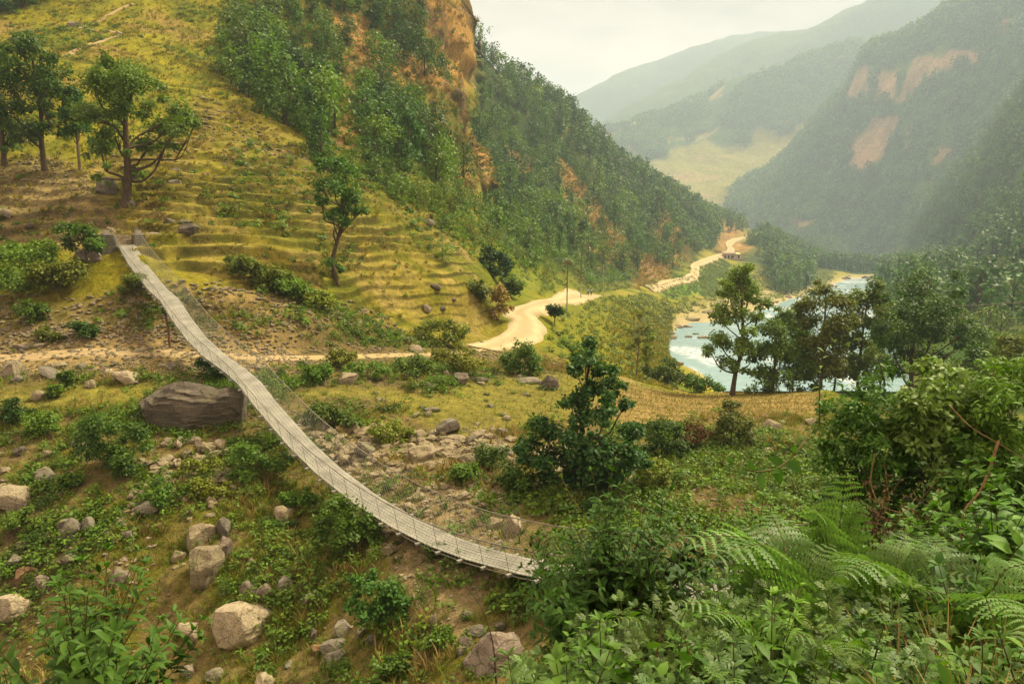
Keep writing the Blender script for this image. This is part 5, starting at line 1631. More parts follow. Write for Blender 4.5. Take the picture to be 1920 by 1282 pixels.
for i, (bx, by, bw, bh, tn, lab) in enumerate([
    (40, 545, 110, 95, 'mid', 'big rounded shrub on the left slope under the lower terraces'), (115, 555, 80, 80, 'light', 'light shrub right of the big rounded shrub on the left slope'),
    (20, 480, 70, 40, 'mid', 'shrub at the left edge below the terrace stones'), (75, 480, 60, 40, 'light', 'light green shrub between left edge and small bushy tree'),
    (65, 612, 70, 38, 'mid', 'lower shrub on the bank above the footpath, left one'), (170, 635, 70, 38, 'dark', 'dark shrub just above the footpath, left of the post'),
    (95, 640, 50, 26, 'olive', 'olive shrub touching the footpath, left of the dark one'), (255, 560, 60, 40, 'olive', 'small shrub left of the bridge deck near the post'),
    (400, 705, 66, 40, 'dark', 'dark shrub between the post and the kink of the bridge'), (128, 722, 30, 32, 'mid', 'shrub behind the long thin tilted slab'),
    (100, 745, 34, 26, 'mid', 'small shrub at the foot of the long thin tilted slab'), (18, 782, 66, 46, 'dark', 'dark shrub at the left edge under the field'),
    (85, 805, 64, 44, 'mid', 'shrub right of the dark one at the left edge'), (455, 520, 90, 46, 'light', 'light shrub patch right of the bridge deck'),
    (560, 575, 110, 60, 'mid', 'widest shrub on the slope between bridge and slender tree'), (510, 545, 70, 50, 'olive', 'olive shrub left of the widest one on the slope'),
    (605, 590, 60, 46, 'olive', 'shrub at the right end of the shrub belt below the slender tree'), (590, 715, 60, 36, 'mid', 'shrub at the left back corner of the green field'),
    (640, 690, 60, 36, 'olive', 'olive shrub above the pale twin lobed boulder'), (300, 950, 70, 40, 'mid', 'low herb cushion above the tall pale boulder'),
    (400, 935, 80, 40, 'olive', 'grassy hump above the dark upright stone'), (130, 905, 46, 30, 'mid', 'shrub right of the grey pointed stone'),
    (50, 990, 90, 46, 'mid', 'herb patch under the broad pale slab'), (820, 1215, 50, 40, 'mid', 'bush left of the large smooth brown boulder'),
    (740, 1270, 60, 44, 'mid', 'weedy bush at the bottom edge left of the large brown boulder'), (560, 945, 60, 40, 'mid', 'bush under the bridge right of the tan slanting stone'),
    (865, 905, 60, 40, 'mid', 'bush under the pale tilted slab'), (1130, 975, 80, 50, 'dark', 'dark bush at the right foot of the layered tree'),
    (920, 880, 50, 50, 'mid', 'leafy bush left of the layered tree at the stones'), (900, 560, 50, 40, 'olive', 'shrub on the lowest terrace edge above the road')]):
    rgb = random.Random(600 + i)
    bl = [(bx + rgb.uniform(-.36, .36) * bw, by - bh * rgb.uniform(.25, .72), min(bw, bh) * rgb.uniform(.24, .34)) for _ in range(6)]
    hero_bush(lab, (bx, by), bl, tn, .8, seed=60 + i)


# ------------------------------------------------------------------ crowns shared by repeats
def crown_acc(seed, h, w, nb, leaf, dens, conical=False, trunkh=.25, wood=None):
    rg = np.random.default_rng(seed); a = Acc(); wd = a if wood is None else wood
    wd.add(*tube(np.array([(0, 0, -h * .08), (rg.uniform(-.02, .02) * h, 0, h * .4), (0, 0, h * .85)]), [h * .022, h * .016, h * .006], 5), 1, .3)
    for i in range(nb):
        f = (i + .5) / nb
        zz = h * (trunkh + (1 - trunkh) * f * .9)
        prof = (1 - f)**.8 if conical else math.sin(math.pi * (.18 + .75 * f))**.7
        an = rg.uniform(0, 6.28); rad = w * .5 * prof * rg.uniform(.2, .8)
        r = w * (.20 + .10 * prof) * rg.uniform(.75, 1.2)
        c_ = np.array((math.cos(an) * rad, math.sin(an) * rad, zz))
        blob_leaves(a, c_, r, dens, leaf, 0, L_CARD, sub=5, flat=.8)
        wd.add(*tube(np.array([(0, 0, max(0, zz - rad - .1 * h)), c_ * .6 + np.array([0, 0, (zz - .03 * h) * .4]), c_ + np.array([0, 0, .3 * r])]), [h * .009, h * .007, h * .003], 4), 1, .3)
    return a


def variants(name, specs, leafmat, barkm='bark'):
    out = []
    for sp in specs:
        me = crown_acc(*sp).mesh(name); me.materials.append(ML[leafmat]); me.materials.append(MB[barkm]); out.append(me)
    return out


def split_variants(name, specs, leafmat, barkm='bark'):
    out = []
    for sp in specs:
        w = Acc(); me = crown_acc(*sp, wood=w).mesh(name + '_crown'); me.materials.append(ML[leafmat])
        tr = w.mesh(name + '_trunk')
        for p_ in (tr,): p_.polygons.foreach_set('material_index', np.zeros(len(p_.polygons), np.int32))
        tr.materials.append(MB[barkm]); out.append((me, tr))
    return out


V_FOREST = split_variants('forest_tree', [(701 + i, 10, 7.5 if i % 3 else 5.5, 11, .85, 26, i % 3 == 0, .18) for i in range(5)], 'forest') + split_variants('forest_tree', [(707 + i, 9, 8.2, 10, .8, 30, False, .15) for i in range(3)], 'mid')
V_HILL = split_variants('hill_tree', [(721 + i, 6, 5.2 if i % 3 else 3.8, 10, .42, 60, i % 3 == 0, .12) for i in range(4)], 'dark') + split_variants('hill_tree', [(725 + i, 6, 5.4 if i % 3 else 4.2, 10, .44, 60, False, .10) for i in range(4)], 'mid')
V_BUSH = {k: variants('bush', [(741 + i, 1.6, 2.2, 7, .17, 60, False, .0) for i in range(4)], k, 'stem') for k in ('mid', 'light', 'olive', 'dark')}


def repeat(vars_, X, Y, Z, scale, name, label, cat, group, seed):
    rr = random.Random(seed)
    for k in range(len(X)):
        v_ = rr.choice(vars_); o = new_obj(name, None if isinstance(v_, tuple) else v_)
        if isinstance(v_, tuple): new_obj('crown', v_[0], o); new_obj('trunk', v_[1], o)
        s = scale * rr.uniform(.7, 1.3) if not callable(scale) else scale(k, rr)
        o.scale = (s * rr.uniform(.9, 1.15), s * rr.uniform(.9, 1.15), s * rr.uniform(.9, 1.2))
        o.location = (X[k], Y[k], Z[k] - .05 * s); o.rotation_euler = (0, 0, rr.uniform(0, 6.28))
        tag(o, label, cat, group)


def baked(vars_acc, X, Y, Z, s0, s1, name, label, mats, seed, squash=(1, 1)):
    """one object for a mass nobody could count"""
    rg = np.random.default_rng(seed); n = len(X); A = Acc()
    which = rg.integers(0, len(vars_acc), n)
    for v, va in enumerate(vars_acc):
        k = np.where(which == v)[0]
        if not len(k): continue
        for (co, f, mi, tn, sm) in zip(va.v, va.f, va.mi, va.t, va.sm): pass
        V0 = np.concatenate(va.v); T0 = np.concatenate(va.t)
        sc = rg.uniform(s0, s1, len(k)); an = rg.uniform(0, 6.28, len(k)); c, s_ = np.cos(an)[:, None] * sc[:, None], np.sin(an)[:, None] * sc[:, None]
        zs = sc * rg.uniform(*squash, len(k)) if squash != (1, 1) else sc
        co = np.stack([V0[None, :, 0] * c - V0[None, :, 1] * s_ + X[k][:, None], V0[None, :, 0] * s_ + V0[None, :, 1] * c + Y[k][:, None], V0[None, :, 2] * zs[:, None] + Z[k][:, None]], -1)
        tt_ = np.repeat(T0[None], len(k), 0); tt_[..., 1] = rg.random(len(k))[:, None]
        base = A.nv
        first = True
        for f, mi in zip(va.f, va.mi):
            ff = (f[None] + (np.arange(len(k)) * len(V0))[:, None, None]).reshape(-1, f.shape[1])
            if first: A.add(co.reshape(-1, 3), ff, int(mi[0]), tt_.reshape(-1, 4)); first = False
            else:
                A.f.append(ff.astype(np.int32) + base); A.mi.append(np.full(len(ff), int(mi[0]), np.int32)); A.sm.append(np.full(len(ff), True, bool))
    return tag(new_obj(name, A.mesh(name), mats=[ML[m] if m in ML else MB[m] for m in mats]), label, None, kind='stuff')


# forest on the spur beyond the road: the 300 nearest as trees, the rest as one wood
def dilate(M, ks=(4, 8, 12, 16, 20, 24)):
    out = M.copy()
    for k in ks: out[:-k] = np.maximum(out[:-k], M[k:])
    return out


M_ord = dilate(M_orange)
lowspur = region([(905, 390), (1060, 445), (1215, 535), (1150, 546), (1085, 540), (1040, 545), (985, 520), (945, 470)], 8) * (TY > 95) * (TY < 330) * (d_road > 7)
Wf = spurreg * (1 - M_ord * .93) * TVIS * (TPX2 < 1520) * (1 - .55 * ridgeY) * (d_road > 9) * (1 - crop) * np.maximum(TY > 205, lowspur) * (1 - region([(1180, 575), (1240, 515), (1300, 490), (1375, 455), (1440, 470), (1440, 575)], 8))
X, Y, Z, _ = pick(Wf, 2300, 401, 4.6)
o_ = np.argsort(Y); nearest = o_[:300]; rest = o_[300:]
repeat(V_FOREST, X[nearest], Y[nearest], Z[nearest], lambda k, rr: (.52 if Y[nearest[k]] < 225 else .85) * rr.uniform(.7, 1.3), 'forest_tree', 'green tree on the lower near flank of the forested spur', 'tree', 'trees on the near flank of the spur', 1)
F_ACC = [crown_acc(801 + i, 10, 7.5 if i % 3 else 5.5, 9, 1.15, 15, i % 3 == 0, .12) for i in range(5)]
F_FAR = [crown_acc(811 + i, 10, 9, 6, 2.6, 8, False, .05) for i in range(4)]
lt = np.random.default_rng(40).random(len(rest)) < .28; r1, r2 = rest[~lt], rest[lt]
baked(F_ACC, X[r1], Y[r1], Z[r1], .7, 1.4, 'forest', 'dense dark wood covering the spur', ('forest', 'bark'), 402)
baked(F_ACC[1:3] + F_ACC[4:], X[r2], Y[r2], Z[r2], .6, 1.25, 'forest', 'lighter broadleaf trees scattered through the wood on the spur', ('mid', 'bark'), 406)
# right bank
Wr2 = np.maximum(rightside, (TPX > 1500) * (TY > 560)) * TVIS * (TY > 150) * (TY < 1150) * np.maximum(TPX2 > 1640, (TPX2 > 1500) * (TY > 560) * (1 - rbank))
X, Y, Z, _ = pick(Wr2, 2600, 403, 5.0)
baked(F_ACC, X, Y, Z, .8, 1.5, 'forest', 'dense wood on the right bank of the river', ('forest', 'bark'), 404)
Wy = rightside * TVIS * (TY < 330) * (TY > 120)
X, Y, Z, _ = pick(Wy, 110, 405, 6)
V_YEL = split_variants('riverside_tree', [(731 + i, 9, 8, 10, .6, 40, False, .15) for i in range(4)], 'light')
repeat(V_YEL, X, Y, Z, .75, 'riverside_tree', 'yellowish green tree on the near right bank of the river', 'tree', 'yellowish trees on the right bank', 6)
# mountain across the river
def bake_mountain(D, mask, n, sc, name, label, seed, accs):
    Xm, Ym, Zm, pxm, pym, cm = D
    vis_ = pym <= np.minimum.accumulate(pym, axis=0) + 6
    ar = np.zeros(Xm.shape); ar[1:, 1:] = np.abs(np.diff(Xm, axis=1)[1:, :] * np.diff(Ym, axis=0)[:, 1:])
    w = (ar * vis_ * mask).ravel(); w /= w.sum()
    rg = np.random.default_rng(seed); idx = rg.choice(w.size, n, p=w)
    x, y, z = Xm.ravel()[idx] + rg.uniform(-4, 4, n), Ym.ravel()[idx], Zm.ravel()[idx]
    baked(accs, x, y, z, sc[0], sc[1], name, label, ('far', 'bark'), seed + 1)


m2mask = (D2[5][..., 0] < .16)
bake_mountain(D2, m2mask, 9000, (.8, 1.7), 'forest', 'far forest on the mountain across the river', 411, F_FAR)
n3m = fbm(D3[0], D3[1], 160, 4, 59)
bake_mountain(D3, (D3[5][..., 0] < .10) * sstep(-.1, .3, n3m), 4500, (.9, 2.0), 'forest', 'far scattered woods on the yellow mountain', 413, F_FAR)

# trees in the steep gully above the terraces
dark1 = region([(430, 90), (520, 70), (560, 130), (640, 270), (600, 300), (540, 260), (490, 200), (420, 150)], 10) * (TY < 200)
dark2 = region([(520, -40), (770, -40), (790, 60), (850, 160), (840, 190), (780, 160), (720, 160), (700, 90), (640, 80), (660, 140), (610, 160), (560, 90)], 8) * (TY < 215)
dark3 = region([(680, 150), (720, 140), (745, 200), (850, 300), (865, 350), (790, 340), (700, 320), (670, 250)], 8) * (TY < 200)
dark4 = region([(-340, 60), (60, 30), (120, -60), (-340, -100)], 10) * (TY < 200)
Wg = np.clip(dark1 * .9 + dark2 * 1.3 + dark3 * .8 + dark4 * .5, 0, 1.5) * (1 - M_ord * .95) * TVIS
X, Y, Z, _ = pick(Wg, 250, 421, 3.0)
repeat(V_HILL, X, Y, Z, 1.05, 'hill_tree', 'dark leafy tree on the steep gully slope above the terraces', 'tree', 'trees on the gully slope', 3)
wl = np.clip(lush * .9 + gully * .35 + roadside * .06 + hillgrass * .10 * sstep(.1, .5, n2) + M_terr * sstep(600, 750, TPX) * .12, 0, 1) * (1 - flat) * TVIS * (TY < 240) * (1 - M_orange)
X, Y, Z, _ = pick(wl, 150, 422, 1.6)
tone = random.Random(8)
for nm, ks in (('mid', slice(0, 60)), ('light', slice(60, 100)), ('olive', slice(100, 125)), ('dark', slice(125, 150))):
    repeat(V_BUSH[nm], X[ks], Y[ks], Z[ks], 1.25, 'hillside_shrub', {'mid': 'green shrub', 'light': 'light green shrub', 'olive': 'olive shrub', 'dark': 'dark green shrub'}[nm] + ' on the hillside above the road', 'shrub', {'mid': 'green', 'light': 'light green', 'olive': 'olive', 'dark': 'dark'}[nm] + ' shrubs on the hillside', 9)
wl = low * (1 - M_field) * (1 - flat) * TVIS * (TY < 62) * sstep(-.2, .3, n2 + .3 * n1) * (1 - .3 * scree) * (1 - pathz)
X, Y, Z, _ = pick(wl, 130, 423, 1.0)
for nm, ks in (('mid', slice(0, 65)), ('olive', slice(65, 95)), ('dark', slice(95, 130))):
    repeat(V_BUSH[nm], X[ks], Y[ks], Z[ks], .36, 'low_shrub', {'mid': 'low green shrub', 'olive': 'low olive shrub', 'dark': 'low dark shrub'}[nm] + ' among the stones of the ravine slope', 'shrub', {'mid': 'low green', 'olive': 'low olive', 'dark': 'low dark'}[nm] + ' shrubs on the ravine slope', 10)

# ------------------------------------------------------------------ grass, herbs, ground cover
def tuft_acc(seed, n, h, spread_, tmpl=L_BLADE):
    rg = np.random.default_rng(seed); a = Acc()
    an = rg.uniform(0, 6.28, n); lean = rg.uniform(.15, .8, n)
    d = np.stack([np.cos(an) * lean, np.sin(an) * lean, np.ones(n)], -1)
    p = np.stack([np.cos(an), np.sin(an), 0 * an], -1) * rg.uniform(0, spread_, (n, 1))
    nr = np.stack([-np.cos(an), -np.sin(an), lean], -1)
    put_leaves(a, tmpl, p, d, nr, h * rg.uniform(.6, 1.2, n), 0, rg.random(n)); return a


def herb_acc(seed, n, r, leaf):
    a = Acc(); st = RNG
    for i in range(3):
        rg = np.random.default_rng(seed + i)
        blob_leaves(a, (rg.uniform(-.6, .6) * r, rg.uniform(-.6, .6) * r, r * rg.uniform(.35, .8)), r * .75, n // 3, leaf, 0, L_CARD, sub=4, flat=.7)
    return a


TUFT = [tuft_acc(900 + i, 11, .36, .10) for i in range(4)]
TUFTB = [(lambda a: a)(tuft_acc(910 + i, 9, .55, .25, (L_BLADE[0] * np.array([1, 2.4, 1]), L_BLADE[1]))) for i in range(4)]
HERB = [herb_acc(920 + i * 5, 30, .24, .12) for i in range(4)]
HERBB = [herb_acc(950 + i * 5, 30, .6, .38) for i in range(4)]
rk_ = [o for o in COL.objects if o.parent is None and o.name.split('.')[0] in ('boulder', 'stone') and o.location.y < 64]
rg_ = np.random.default_rng(77); px_, py_ = [], []
for o in rk_:
    for _ in range(9 if o.scale[0] > .4 else 4):
        an = rg_.uniform(-3.5, .4); px_.append(o.location.x + math.cos(an) * o.scale[0] * rg_.uniform(.85, 1.25)); py_.append(o.location.y + math.sin(an) * o.scale[1] * rg_.uniform(.85, 1.3))
px_ = np.array(px_); py_ = np.array(py_); pz_ = np.concatenate([LK.xy(px_[i:i + 400], py_[i:i + 400]) for i in range(0, len(px_), 400)])
half_ = rg_.random(len(px_)) < .6
baked(TUFT, px_[half_], py_[half_], pz_[half_], .4, .95, 'grass', 'grass grown round the feet of the stones', ('olive',), 541)
baked(HERB, px_[~half_], py_[~half_], pz_[~half_], .3, .8, 'undergrowth', 'herbs grown round the feet of the stones', ('mid',), 542)
nearlow = low * (TY > 13) * (TY < 62) * TVIS * (1 - flat) * (1 - M_field * .97)
M_bare = sstep(.05, .35, fbm(TX, TY, 4.5, 3, 45))
gr = sstep(-.25, .3, n1 + .4 * n2)
X, Y, Z, _ = pick(nearlow * (.25 + gr) * (1 - .75 * scree) * (1 - .8 * pathz) * (1 - .8 * M_bare), 13000, 501)
baked(TUFT, X, Y, Z, .45, 1.15, 'grass', 'grass tufts on the ravine slopes', ('olive',), 502)
X, Y, Z, _ = pick(nearlow * sstep(.0, .45, n2 + .5 * n1 + .1) * (1 - .45 * scree) * (1 - .9 * pathz) * (1 - M_bare), 8000, 503)
baked(HERB, X, Y, Z, .5, 1.5, 'undergrowth', 'leafy herbs covering the ravine slopes', ('mid',), 504)
X, Y, Z, _ = pick(nearlow * sstep(.1, .5, n1 - .3 * n2), 2500, 505)
baked(TUFT, X, Y, Z, .7, 1.6, 'grass', 'dry grass tufts on the ravine slopes', ('dry',), 506)
hillw = (TY > 40) * (TY < 200) * TVIS * (1 - flat) * (TPX2 < 1260)
X, Y, Z, _ = pick(hillw * (M_terr * (.08 + 1.0 * lip_ + .5 * wall_) + hillgrass * .5 + lush * .8 + rs2 * 1.6 + gully * .4) * (1 - M_orange * .8), 20000, 507)
baked(TUFTB, X, Y, Z, .45, 1.1, 'grass', 'yellow green grass on the terraces and the hill', ('grass',), 508, (.6, 1.1))
X, Y, Z, _ = pick(hillw * (lush * 1.2 + lowspur * .8 + gully * 1.2 + hillgrass * .5 * sstep(.0, .4, n2) + M_terr * .25 * sstep(.1, .4, n2) + bank * .4) * (1 - M_orange * .7), 9000, 509)
baked(HERBB, X, Y, Z, .3, .95, 'undergrowth', 'leafy undergrowth on the hillside', ('mid',), 510)
X, Y, Z, _ = pick(lowspur * TVIS, 1500, 531)
baked(HERBB, X, Y, Z, .7, 1.8, 'undergrowth', 'bushy undergrowth at the foot of the spur', ('mid',), 532)
X, Y, Z, _ = pick(region([(1130, 560), (1250, 545), (1300, 560), (1440, 500), (1545, 500), (1545, 540), (1440, 570), (1330, 590), (1240, 598)], 6) * (TY > 150) * (TY < 700) * (d_road > 5) * (1 - rbank) * TVIS, 2000, 533)
baked(HERBB, X, Y, Z, .7, 2.0, 'undergrowth', 'olive scrub between the far road and the river', ('olive',), 534)
X, Y, Z, _ = pick((M_terr + hillz) * sstep(.0, .35, fine + .5 * n2) * TVIS * (1 - flat), 5000, 535)
baked(HERBB, X, Y, Z, .18, .55, 'undergrowth', 'small dark herbs on the terraces', ('mid',), 536)
X, Y, Z, _ = pick((M_terr * (.3 + wall_) + hillz * .6) * sstep(-.1, .3, fine) * TVIS * (1 - flat), 9000, 537)
baked(TUFTB, X, Y, Z, .35, .9, 'grass', 'dry grass on the terrace edges and the hill', ('dry',), 538, (.5, 1.0))
X, Y, Z, _ = pick(rs2 * TVIS * (.3 + sstep(-.1, .4, n2)), 1800, 517)
baked(HERBB, X, Y, Z, .3, .9, 'undergrowth', 'light green herbs on the slope between road and river', ('light',), 518)
X, Y, Z, _ = pick(M_orange * TVIS * (TY < 500), 7000, 511)
baked(TUFTB, X, Y, Z, 1.2, 3.0, 'grass', 'hanging dry grass on the bare cliffs', ('dry',), 512, (.5, 1.0))
X, Y, Z, _ = pick(crop * TVIS, 2500, 513)
baked(HERBB, X, Y, Z, .5, 1.0, 'crop', 'bright green crop beside the far road', ('light',), 514)
X, Y, Z, _ = pick((brownf * .8 + M_field * .4) * TVIS * (TY < 70), 6000, 515)
baked(TUFT, X, Y, Z, .2, .45, 'grass', 'short stubble on the fields', ('grass',), 516)
# ------------------------------------------------------------------ plants of the near bank
def stem_leaves(acc, P, rad, leaf, n, start=.35, tmpl=L_LEAF, mi_leaf=0, mi_stem=1, up=.55, droop=.25, rg=None, pairs=2, whorl=3, top=.6):
    """one stem with leaves set spirally along its upper part and a rosette at the tip"""
    acc.add(*tube(P, np.linspace(rad, rad * .35, len(P)), 5), mi_stem, .4)
    T = norm(np.gradient(P, axis=0))
    pos, dr, nr, sz = [], [], [], []
    ph = rg.uniform(0, 6.28)
    for i in range(n):
        f = start + (1 - start) * i / max(n - 1, 1)
        k = f * (len(P) - 1); a = int(min(k, len(P) - 2)); q = k - a
        p = P[a] * (1 - q) + P[a + 1] * q; t = T[a]
        ref = np.array([0, 0, 1.]) if abs(t[2]) < .85 else np.array([1., 0, 0])
        u = norm(np.cross(t, ref)); v = np.cross(t, u)
        for w in range(pairs):
            an = ph + i * 2.4 + w * 2 * math.pi / pairs
            rdl = u * math.cos(an) + v * math.sin(an)
            d = norm(rdl + t * (up + .5 * (f - start)) + np.array([0, 0, -droop * (1 - .5 * f)]) + rg.normal(size=3) * .15)
            nn = norm(t * .9 - rdl * .35 + np.array([0, 0, .9]) + rg.normal(size=3) * .18)
            pos.append(p); dr.append(d); nr.append(nn); sz.append(leaf * (1.0 - (1 - top) * max(0, (f - .7) / .3)) * rg.uniform(.7, 1.15))
    for w in range(whorl):
        an = ph + w * 2 * math.pi / whorl
        t = T[-1]; ref = np.array([1., 0, 0]); u = norm(np.cross(t, ref)); v = np.cross(t, u)
        rdl = u * math.cos(an) + v * math.sin(an)
        pos.append(P[-1]); dr.append(norm(rdl + t * .9)); nr.append(norm(t - rdl * .4)); sz.append(leaf * top * .8)
    m = len(pos)
    put_leaves(acc, tmpl, np.array(pos), np.array(dr), np.array(nr), np.array(sz), mi_leaf, np.clip(rg.normal(.45, .25, m) + .0, 0, 1))


def leafy_plant(name, label, cat, base, Y, tips, leaf, leafmat='near', tmpl=L_LEAF, n=9, per=4, spreadpx=22, depth=.6, rad=.009, start=.35, seed=0, up=.55, droop=.3, stem='stem', group=None, pairs=2):
    rg = np.random.default_rng(900 + seed)
    x, y, z = ground_at(base, Y); s = px_scale(y, z)
    _, pyb = project(x, y, z); by = float(pyb)
    e = tag(new_obj(name, None), label, cat, group); e.location = (x, y, z)
    a = Acc(); st = Acc()
    for (tx, ty) in tips:
        cy_ = rg.uniform(-1, 1) * depth
        for k in range(per):
            jx, jy = rg.normal() * spreadpx, rg.normal() * spreadpx * .8
            tip = np.array([(tx + jx - base) * s, cy_ + rg.normal() * .12, (by - ty - jy) * s])
            root = np.array([rg.normal() * .06, rg.normal() * .06 + .0, -.05])
            mid = root * .45 + tip * .55 + np.array([rg.normal() * .05, rg.normal() * .05, .14 * np.linalg.norm(tip - root)])
            P = curve_pts([root, root * .75 + mid * .25 + np.array([0, 0, .05]), mid, tip], 10)
            stem_leaves(a, P, rad, leaf, n, start, tmpl, 0, 1, up, droop, rg, pairs)
    me = a.mesh(name + '_foliage'); me.materials.append(ML[leafmat]); me.materials.append(MB[stem])
    new_obj('foliage', me, e)
    return e


# ferns: fronds with drooping toothed leaflets
def frond(P, width, acc, rg, npin=20, seg=8):
    n = 40; C_ = curve_pts(P, n); T = norm(np.gradient(C_, axis=0))
    acc.add(*tube(C_, np.linspace(.0065, .0015, n), 4), 1, .4)
    L = np.sum(np.linalg.norm(np.diff(C_, axis=0), axis=1))
    side0 = norm(np.cross(T, np.array([0, 0, 1.])))
    V, Fc, tn = [], [], []
    nv = 0
    for i in range(npin):
        s = .14 + .85 * i / (npin - 1)
        k = min(int(s * (n - 1)), n - 2); p = C_[k] + (C_[k + 1] - C_[k]) * (s * (n - 1) - k)
        t = T[k]; sd_ = side0[k]; upv = np.cross(sd_, t); upv = upv if upv[2] > 0 else -upv
        prof = min(1, .45 + (s - .10) / .30) * (1 - s)**.62 + .03
        ln = width * prof
        for sg in (-1, 1):
            d0 = norm(sd_ * sg + t * rg.uniform(.28, .48) + upv * rg.uniform(.0, .25))
            dr_ = rg.uniform(.35, .75)
            u = np.linspace(0, 1, seg + 1)[:, None]
            mid = p + d0 * ln * u + np.array([0, 0, -1.]) * ln * dr_ * u**2 * .7
            tan = norm(np.gradient(mid, axis=0)); wv = norm(np.cross(tan, upv)); 
            w = ln * .145 * (1 - u[:-1])**.55 + ln * .012
            c = (mid[:-1] * .45 + mid[1:] * .55)
            fwd = tan[:-1] * w * .55
            l = c + wv[:-1] * w + fwd + upv * w * -.12; r = c - wv[:-1] * w + fwd + upv * w * -.12
            V += [mid, l, r]
            for j in range(seg):
                Fc.append((nv + j, nv + j + 1, nv + seg + 1 + j)); Fc.append((nv + j + 1, nv + j, nv + 2 * seg + 1 + j))
            m = seg + 1 + 2 * seg; nv += m; tn.append(np.full(m, np.clip(rg.normal(.5, .2), 0, 1)))
    acc.add(np.concatenate(V), np.array(Fc), 0, np.concatenate(tn))


def fern(label, base, Y, tips, width=.26, seed=0, extra=4, ln=.9, group=None):
    rg = np.random.default_rng(1300 + seed)
    x, y, z = ground_at(base, Y); e = tag(new_obj('fern', None), label, 'fern', group); e.location = (x, y, z); B = np.array([x, y, z])
    ts = [np.array(unproj(a_, b_, y_)).ravel() - B for a_, b_, y_ in tips]
    for k in range(extra):
        an = rg.uniform(0, 6.28); L = ln * rg.uniform(.75, 1.15)
        ts.append(np.array([math.cos(an) * L * .75, math.sin(an) * L * .75, L * rg.uniform(.25, .75)]))
    for tp in ts:
        h = np.array([tp[0], tp[1], 0]); ll = np.linalg.norm(tp)
        mid = tp * .55 + np.array([0, 0, .30 * ll]) - h * .12
        a = Acc(); frond([np.zeros(3), mid * .5 + np.array([0, 0, .10 * ll]), mid, tp * .85 + np.array([0, 0, .12 * ll]), tp], width * min(1.25, ll / .9), a, rg)
        me = a.mesh('frond'); me.materials.append(ML['fern']); me.materials.append(MB['stem']); new_obj('frond', me, e)
    return e


leafy_plant('leafy_shrub', 'dense shrub of pointed dark leaves hiding the near end of the bridge', 'shrub', 1150, 6.2,
            [(1000, 1038), (1015, 1068), (1030, 1013), (1020, 1103), (1045, 1048), (1050, 1023), (1100, 961), (1150, 936), (1200, 951), (1250, 951), (1300, 966), (1025, 1078), (1075, 1031), (1125, 1006), (1180, 1006), (1240, 1016), (1290, 1026), (1010, 1123), (1060, 1113), (1110, 1076), (1170, 1066), (1230, 1076), (1100, 1136), (1150, 1131), (1040, 1158), (1110, 945), (1180, 935), (1230, 940), (1290, 960), (1330, 985), (1340, 1030)], .155, 'near', L_LEAF, 10, 7, 22, .8, .007, .45, 1, .4, .45)
leafy_plant('leafy_shrub', 'big leafed shrub at the bottom left corner', 'shrub', 175, 5.2,
            [(80, 1170), (120, 1110), (165, 1070), (215, 1060), (262, 1085), (300, 1110), (325, 1165), (230, 1120), (180, 1130), (100, 1235), (150, 1195), (240, 1185), (285, 1215), (60, 1220), (200, 1240), (320, 1250), (130, 1270)],
            .20, 'near', L_LEAF, 10, 4, 20, .6, .009, .40, 2, .5, .35)
leafy_plant('leafy_shrub', 'leafy bush in the bottom corner right of the ferns', 'shrub', 1890, 6.0,
            [(1840, 930), (1880, 905), (1915, 920), (1860, 975), (1900, 980), (1830, 1000), (1940, 960), (1880, 1020)], .20, 'near', L_BROAD, 8, 3, 20, .5, .008, .35, 3, .4, .5)
wall = [('tangled shrub wall above the ravine, its leftmost clump', 1610, 10.3, [(1565, 765, 26), (1590, 735, 26), (1625, 715, 26), (1655, 740, 26), (1580, 800, 28), (1615, 785, 30), (1650, 790, 28), (1565, 840, 24), (1605, 840, 26)], 'near', L_LEAF),
        ('tangled shrub wall, clump under the biggest dark riverside tree', 1725, 10.0, [(1685, 735, 28), (1715, 712, 26), (1750, 700, 26), (1785, 712, 28), (1690, 785, 30), (1730, 765, 32), (1775, 765, 32), (1705, 825, 30), (1750, 820, 30), (1795, 810, 30), (1720, 860, 26)], 'weed', L_BROAD),
        ('tangled shrub wall, tallest clump at the right edge', 1865, 9.6, [(1815, 705, 28), (1850, 688, 28), (1888, 682, 28), (1925, 695, 28), (1825, 760, 32), (1865, 745, 32), (1905, 750, 32), (1945, 745, 32), (1835, 820, 32), (1885, 805, 32), (1925, 815, 32), (1965, 800, 32)], 'near', L_LEAF),
        ('tangled shrub wall, low clump along the right edge above the big leafed bush', 1875, 8.8, [(1800, 870, 26), (1840, 855, 30), (1885, 860, 30), (1925, 870, 30), (1850, 905, 26), (1905, 905, 28), (1790, 915, 20), (1950, 910, 28)], 'near', L_BROAD)]
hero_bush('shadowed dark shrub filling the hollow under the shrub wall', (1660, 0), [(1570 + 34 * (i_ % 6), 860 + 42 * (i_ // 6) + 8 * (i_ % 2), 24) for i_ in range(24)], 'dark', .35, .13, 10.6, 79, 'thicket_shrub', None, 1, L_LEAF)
zone = [(1548, 1680, 712, 930), (1672, 1815, 690, 960), (1805, 1975, 672, 930), (1770, 1960, 850, 1040)]
